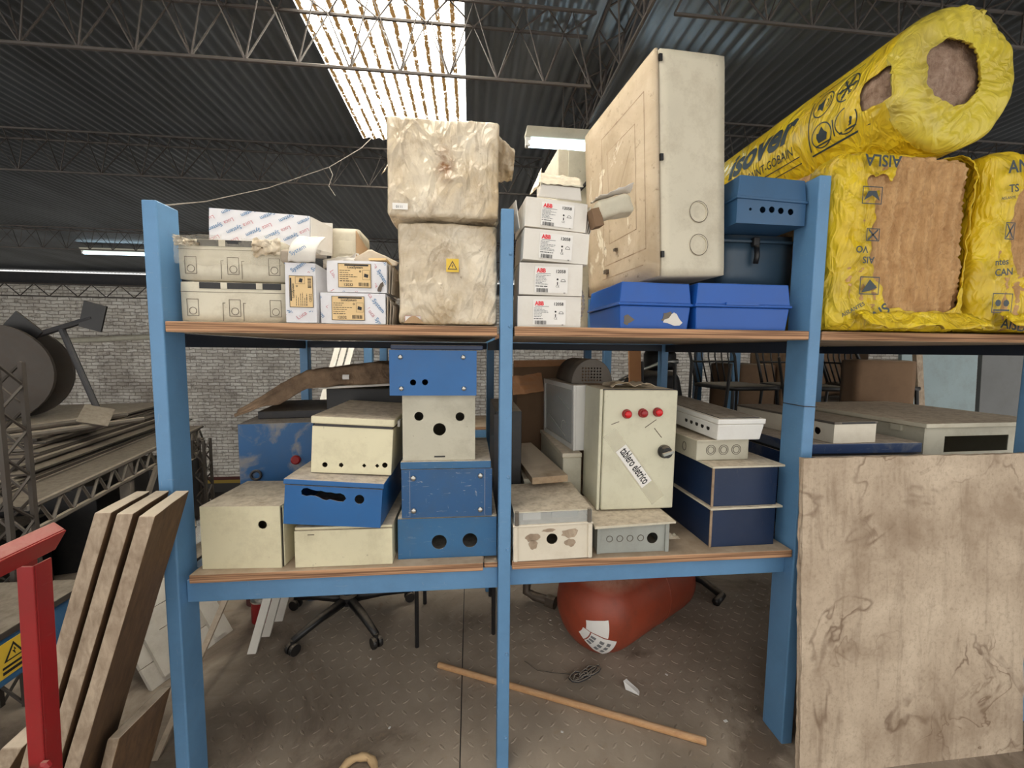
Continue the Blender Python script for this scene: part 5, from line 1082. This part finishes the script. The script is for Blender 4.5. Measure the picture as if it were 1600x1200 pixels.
for y_ in (.08, .20): MB().tube([(-.0006, y_+.012*math.cos(k*PI/8), .036+.016*math.sin(k*PI/8)) for k in range(16)], .0016, 5, closed=True).build('knockout', M['steelgrey'], e)
e = thing('white_box', 'white plastic box with dark lid panel and side holes, tilted on the grey box', 'electrical box', (.858, .055, ZS+.378), (R(3.2), R(.6), R(5)))
W, D, H = .185, .50, .078
MB().hexa([(.006, .006, 0), (W-.006, .006, 0), (W-.006, D-.006, 0), (.006, D-.006, 0)], [(0, 0, .058), (W, 0, .058), (W, D, .058), (0, D, .058)]).build('body', M['white'], e, bevel=.004)
l_ = box(-.003, W+.003, -.003, D+.003, .0585, H).build('lid', M['white'], e, bevel=.004); box(.012, W-.012, .012, D-.012, H-.001, H+.002).build('dark_panel', M['dark'], l_)
for k in range(5):
    y_ = .055+.033*k; MB().lathe([(.0085, 0), (.0085, .0015), (.001, .0015)], Matrix.Translation((.0035, y_, .034)) @ Matrix.Rotation(-PI/2, 4, 'Y'), 14).build('dark_hole_disc', M['black'], e)  # flat black discs paint the dark inside of open holes

# ---------------------------------------------------------------- right rack, lower shelf
def navybox(label, x, y, z, W, D, H, mat):
    e = enclosure('steel_box', label, 'electrical box', (x, y, z), W, D, H, mat, rot=(0, 0, R(0)))
    return e
e = navybox('worn navy steel cabinet lying at the bottom behind the right post', 1.242, .14, ZS, .52, .62, .150, M['navypatch']); box(-.002, .522, -.003, .62, .1515, .158).build('lid', M['navy'], e, bevel=.002)
e = navybox('worn navy steel cabinet with separate lid, carrying the small white box', 1.236, .13, ZS+.1595, .52, .62, .135, M['navypatch']); screws(e, [(.48, .10)], .008)
box(-.002, .518, -.004, .622, .146, .186).build('lid', M['navypatch'], e, bevel=.004); box(.006, .512, .01, .61, .1355, .1455).build('gasket', M['black'], e)
for y_ in (.10, .13): MB().lathe([(.009, 0), (.009, .003), (.001, .003)], Matrix.Translation((0, y_, .07)) @ Matrix.Rotation(-PI/2, 4, 'Y'), 12).build('dark_hole_disc', M['black'], e)  # two side holes, their dark inside painted as black discs
e = thing('small_white_box', 'long small white box with one hole lying on the worn navy cabinet', 'electrical box', (1.372, .125, ZS+.347), (0, 0, R(4)))
shell(MB(), .19, .52, .072, [], .003, lholes=[circ(-.07, .036, .0145)]).build('body', M['offwhite'], e); box(-.003, .193, -.003, .522, .0725, .082).build('lid', M['steelgrey'], e, bevel=.002); box(.03, .18, -.0036, -.003, .074, .0805).build('lid_slot', M['black'], e)
e = thing('beige_chest', 'big beige steel chest with open slot under its lid, at right behind the chipboard', 'cabinet', (1.80, .16, ZS), (0, 0, R(3)))
sl2 = [(.10, .295), (.42, .295), (.42, .36), (.10, .36)]
shell(MB(), .62, .50, .395, [sl2], .003).build('body', M['greygreen'], e); box(-.02, .64, -.02, .66, .398, .416).build('lid', M['kraftbeige'], e, bevel=.003); box(-.012, -.0, .08, .12, .37, .395).build('lid_clip', M['greygreen'], e)
one(box(0, .35, 0, .5, 0, .13), 'navy_case', M['navypatch'], 'navy case on the third bay board, right edge of picture', 'electrical box', loc=(2.24, .12, ZS+.0), bevel=.004) if False else None

# ---------------------------------------------------------------- on the floor
bd = MB(); nx, nz_ = 60, 76
W, H, T = .885, 1.078, .019
bd.box(0, W, 0, T, 0, H); bmesh.ops.subdivide_edges(bd.bm, edges=bd.bm.edges[:], cuts=40, use_grid_fill=True)
for v in bd.bm.verts:
    p = v.co
    if min(p.x, W-p.x) < .001: v.co.x += (1 if p.x > .4 else -1)*.004*nz((p.x, p.y*4, p.z), 28, 1)
    if min(p.z, H-p.z) < .001 and p.z > .5: v.co.z += .004*nz(p, 26, 2)
    v.co.y += .004*nz((p.x, 0, p.z), 2.5, 3)
one(bd, 'chipboard_panel', M['chip'], 'large stained chipboard panel leaning against the blue posts at right', 'board', loc=(1.103, -.118, .001), rot=(R(-3.9), 0, R(1)), smooth=False)
a, b_ = Vector((-.14, .48, .0135)), Vector((.856, .024, .0135))
one(MB().tube([a, a.lerp(b_, .5), b_], .0125, 14), 'wooden_stick', M['stick'], 'long wooden broom stick lying on the chequer plate floor', 'stick', smooth=False)
one(MB().tube([(-.374+.058*math.cos(k*PI/12), .018+.062*math.sin(k*PI/12), .014+.001*math.sin(k*5)) for k in range(-4, 29)], [.0125+.002*math.sin(k*2.1) for k in range(33)], 10), 'rope_ring', M['rope'], 'pale rope ring lying on the floor at the bottom edge', 'ring', smooth=True)
one(MB().hexa([(.655, .285, .003), (.70, .25, .003), (.71, .27, .003), (.672, .30, .003)], [(.650, .30, .03), (.695, .26, .008), (.705, .28, .008), (.667, .31, .03)]), 'paper_bit', M['whitepaper'], 'small white folded paper bit on the floor behind the stick', 'paper')
for k, (x_, y_, s_) in enumerate(((.42, .75, .006), (.95, .95, .01), (1.08, .78, .010), (1.17, .85, .012), (.86, .35, .007), (.98, .1, .009), (-.45, .55, .006), (.35, .12, .006), (-.3, .2, .006))):
    box(0, s_*1.6, 0, s_, 0, .002).build('debris_chip', M['whitepaper'], None, loc=(x_, y_, .0029), rot=(0, 0, k*1.3))
    o = bpy.data.objects['debris_chip' if k == 0 else 'debris_chip.%03d' % k]; tag(o, 'tiny pale chip of debris on the chequer plate floor', 'debris', 'pale chips on the floor')
one(MB().tube([(.25, .48, .005), (.30, .42, .006), (.37, .40, .005), (.44, .385, .006), (.45, .36, .005)], .0018, 5), 'wire_bit', M['black'], 'thin dark wire bit on the floor behind the stick', 'wire')
for k in range(9):
    g = random.Random(k); one(box(0, g.uniform(.03, .08), 0, g.uniform(.008, .02), 0, .003), 'wood_splinter', M['oldwoodend'], 'pale wood splinter on the floor behind the chipboard panel', 'splinter', 'wood splinters at right', loc=(2.02+g.uniform(0, .35), -.05+g.uniform(-.1, .45), .003), rot=(0, 0, g.uniform(0, 3)))
# orange tank
tk = thing('pressure_tank', 'orange red steel tank lying on the floor under the middle bay', 'tank', (.575, .535, .213), (0, 0, R(32)))
mt_ = Matrix.Rotation(PI/2, 4, 'Y')
MB().lathe([(.004, -.13), (.05, -.125), (.10, -.11), (.15, -.08), (.185, -.04), (.206, .02), (.21, .06), (.21, .54), (.206, .58), (.17, .625), (.14, .65), (.004, .652)], mt_, 48).build('shell', M['orange'], tk, smooth=True)
MB().tube([(.34, .2104*math.cos(2*PI*k/40), .2104*math.sin(2*PI*k/40)) for k in range(40)], .002, 5, closed=True).build('weld_seam', M['orange'], tk)
MB().lathe([(.135, .64), (.15, .64), (.105, .80), (.09, .80)], mt_, 28).build('skirt', M['red'], tk)
def tank_pt(x, a): # point on the shell
    prof = [(-.13, .004), (-.125, .05), (-.11, .10), (-.08, .15), (-.04, .185), (.02, .206), (.06, .21), (.54, .21)]
    r_ = .2
    for (x0, r0), (x1, r1) in zip(prof, prof[1:]):
        if x0 <= x <= x1: r_ = r0+(r1-r0)*(x-x0)/(x1-x0); break
    return Vector((x, -(r_+.0025)*math.cos(a), (r_+.0025)*math.sin(a)))
lb = cloth(lambda u, v: tank_pt(-.122+.085*v, R(-56)+R(40)*u), 10, 10).build('paper_label', M['whitepaper'], tk, smooth=True); cloth(lambda u, v: tank_pt(-.118+.05*v, R(-14)+R(30)*u), 8, 8).build('paper_label', M['whitepaper'], tk, smooth=True)
pr_ = MB()
for q in range(3):
    for k in range(3): pr_.merge(cloth(lambda u, v: tank_pt(-.108+.022*q+.012*v, R(-50)+R(10)*k+R(7)*u)*1.004, 2, 2))
pr_.build('label_print', M['inkgrey'], lb)
box(.06, .10, -.002, 0, 0, .003, Matrix.Translation((0, -.196, .06))).build('scratch_mark', M['whitepaper'], tk)
pp = thing('pipe_fitting', 'old pipe elbow with black valve standing left of the orange tank', 'pipe', (.34, .93, 0))
MB().tube([(.12, -.10, .05), (.02, -.03, .05), (-.02, 0, .06), (-.015, .01, .12), (.0, .02, .22)], .024, 12).build('pipe', M['pipe'], pp, smooth=True)
MB().tube([(.125, -.105, .05), (.085, -.075, .05)], .034, 12).build('collar', M['pipe'], pp); MB().tube([(-.005, .012, .17), (0, .02, .20)], .034, 12).build('collar', M['pipe'], pp)
MB().tube([(-.10, .02, .24), (.10, .02, .25)], .033, 10).build('valve', M['black'], pp); MB().tube([(-.06+.05*math.cos(k*PI/8), .02+.05*math.sin(k*PI/8), .29) for k in range(16)], .010, 6, closed=True).build('handwheel', M['black'], pp); MB().tube([(-.06, .02, .24), (-.06, .02, .30)], .012, 8).build('valve_stem', M['black'], pp)
wr = []
g = random.Random(2)
for k in range(46): a_ = k*.62; wr.append((.47+.05*math.cos(a_)+.0015*k, .35+.03*math.sin(a_*1.1)+.0008*k, .010+.012*abs(math.sin(k*1.7))))
one(MB().tube(wr, .0042, 6), 'cable_tangle', M['dark'], 'tangle of dark cable in front of the orange tank', 'cable', smooth=True)
# office chair
oc = thing('office_chair', 'black office chair with castors standing under the left bay', 'chair', (-.642, .885, 0))
hub = MB().lathe([(.03, .075), (.045, .08), (.045, .12), (.028, .13), (.028, .36), (.01, .362)], None, 18).build('column', M['blackplastic'], oc)
for k in range(5):
    a_ = R(-52)+k*2*PI/5; dx, dy = math.cos(a_), math.sin(a_); Lg = .32
    MB().tube([(.03*dx, .03*dy, .098), (.18*dx, .18*dy, .09), (Lg*dx, Lg*dy, .066)], [.024, .021, .016], 8).build('leg', M['blackplastic'], oc, smooth=True)
    c_ = MB()
    for s_ in (-1, 1): c_.lathe([(.006, -.009), (.026, -.009), (.028, 0), (.026, .009), (.006, .009)], Matrix.Translation((Lg*dx-dy*.014*s_, Lg*dy+dx*.014*s_, .0285)) @ Matrix.Rotation(a_, 4, 'Z') @ Matrix.Rotation(PI/2, 4, 'X'), 18)
    c_.tube([(Lg*dx, Lg*dy, .03), (Lg*dx, Lg*dy, .07)], .010, 8); c_.build('caster', M['black'], oc)
soft_box(.46, .44, .07, .04, .03, .0).build('seat', M['black'], oc, loc=(-.23, -.22, .362), smooth=True)
# stool-like frame with thin legs
fr = thing('steel_stand', 'black steel stand with thin legs under the middle of the rack', 'stand', (-.252, .62, 0))
for x_, y_ in ((0, 0), (.37, .06), (0, .34), (.37, .38)): MB().tube([(x_, y_, 0), (x_, y_, .55)], .010, 8).build('leg', M['black'], fr)
box(-.02, .39, -.02, .40, .551, .57).build('top', M['black'], fr)
# whitewashed board door leaning at left
wd = MB(); n = 4; L_ = .60
wd.box(0, .62, 0, .02, 0, .50)
e = thing('board_door', 'whitewashed wooden board door leaning behind the left post', 'door panel', (-1.31, .455, .0), (R(-33), 0, R(72)))
for k in range(5): box(0, .385, 0, .018, .10*k+.001, .10*k+.099).build('plank', M['whitewood'], e, bevel=.002)
box(.29, .35, -.016, -.0005, .02, .48).build('batten', M['whitewood'], e); box(.05, .11, -.016, -.0005, .02, .48).build('batten', M['whitewood'], e)
e = thing('paint_can', 'red can with silver lid on the floor behind the left post', 'can', (-1.085, .90, 0))
MB().lathe([(.048, 0), (.052, .002), (.052, .11), (.048, .112)], None, 24).build('can', M['red'], e); MB().lathe([(.054, .1125), (.054, .12), (.040, .122), (.04, .135), (.01, .136)], None, 24).build('lid', M['chrome'], e)
e = thing('paint_can', 'dark red tin beside the red can behind the left post', 'can', (-1.19, 1.06, 0)); MB().lathe([(.05, 0), (.054, .002), (.054, .13), (.02, .132)], None, 24).build('can', M['maroon'], e)
one(MB().tube([(-1.32, .28, .64), (-1.0, .33, .775)], .012, 8), 'white_tube', M['pvc'], 'short white plastic tube seen beside the left post at shelf height', 'tube') if False else None
# dark things at the back under the right bay
one(MB().tube([(1.0, 1.35, .03), (1.25, 1.2, .05), (1.42, 1.0, .03), (1.45, .85, .025), (1.38, .80, .02)], .022, 8), 'black_hose', M['black'], 'thick black hose lying on the floor beyond the orange tank', 'hose', smooth=True)
e = thing('black_bin', 'black crate on the floor under the table of black chairs', 'crate', (1.40, 1.29, 0)); box(0, .75, 0, .46, 0, .42).build('body', M['black'], e, bevel=.006); box(-.01, .76, -.01, .47, .42, .44).build('rim', M['black'], e, bevel=.003)
one(box(0, .9, 0, .5, 0, .40), 'dark_crate', M['dark'], 'dark crate on the floor behind the leaning chipboard', 'crate', loc=(2.25, .5, 0), rot=(0, 0, R(5)), bevel=.006)
# planks leaning at left
def plank(label, bot, top, wv, th, ends=.02, group='thick planks leaning on the left post'):
    """bottom/top front-left corner, depth vector of the wide face, thickness along x"""
    bot, top, wv = Vector(bot), Vector(top), Vector(wv); t_ = Vector((th, 0, 0)); ax = (top-bot).normalized()
    e = thing('plank', label, 'plank', bot, (0, 0, 0), group)
    q = [Vector(), t_, t_+wv, wv]; d = top-bot
    mb = MB().hexa(q, [d+p for p in q]); bmesh.ops.subdivide_edges(mb.bm, edges=mb.bm.edges[:], cuts=6, use_grid_fill=True)
    for v in mb.bm.verts:
        if v.co.z > .02: v.co += Vector((.0025*nz(v.co, 12, th*90), .003*nz(v.co, 14, 2), 0))
    o = mb.build('board', M['oldwood'], e, bevel=.003); o.data.materials.append(M['planed'])
    for p in o.data.polygons: p.material_index = 1 if p.normal.x > .55 else 0
    return e
plank('thick weathered plank leaning on the left blue post, nearest the post', (-1.125, -.24, .001), (-.820, -.20, 1.004), (-.038, .188, .002), .038)
plank('thick weathered plank, middle one of three leaning side by side at left', (-1.175, -.24, .001), (-.870, -.20, 1.012), (-.040, .185, -.004), .038)
plank('thick weathered plank, leftmost of three leaning side by side, chipped corner', (-1.225, -.24, .001), (-.920, -.20, 1.016), (-.042, .185, -.008), .038)
plank('short weathered plank stub in front of the left blue post', (-1.065, -.17, .001), (-.965, -.16, .376), (.012, .175, .0), .030, group=None)
plank('low weathered plank end at the lower left corner behind the red frame', (-1.45, -.16, .001), (-1.275, -.11, .325), (.05, .09, .055), .055, group=None)
# red frame
rf_ = thing('red_frame', 'red painted steel frame of a cart at lower left', 'cart frame', (-1.01, -.36, 0))
def bar(mb, a, b_, sec, side=Vector((1, 0, 0))):
    a, b_ = Vector(a), Vector(b_); d = (b_-a).normalized(); s_ = (side-d*side.dot(d)).normalized(); n_ = d.cross(s_)
    for x0, x1, y0, y1 in sec:
        q = [a+s_*x0+n_*y0, a+s_*x1+n_*y0, a+s_*x1+n_*y1, a+s_*x0+n_*y1]; mb.hexa(q, [p+(b_-a) for p in q])
    return mb
angle = [(-.025, .025, -.002, .002), (-.025, -.021, .002, .035)]
bar(MB(), (.068, 0, .001), (.093, 0, .965), [(-.024, .008, -.0, .004), (.004, .008, .004, .04), (-.024, -.020, .004, .04)]).build('upright', M['red'], rf_, bevel=.002)
bar(MB(), (.125, .035, 1.006), (.05, -.45, .955), [(-.030, .030, -.002, .002), (.026, .030, .002, .03)], Vector((.6, 0, .8))).build('top_bar', M['red'], rf_, bevel=.002)
bar(MB(), (.080, -.01, .50), (-.10, -.40, .38), [(-.018, .018, -.002, .002), (.014, .018, .002, .03)], Vector((0, 0, 1))).build('lower_bar', M['red'], rf_, bevel=.002)
bar(MB(), (.05, -.45, .001), (.05, -.45, .965), angle).build('upright', M['red'], rf_, bevel=.002)
MB().lathe([(.012, 0), (.012, .006), (.006, .01)], Matrix.Translation((.098, -.004, .52)) @ Matrix.Rotation(PI/2, 4, 'X'), 6).build('bolt', M['red'], rf_)
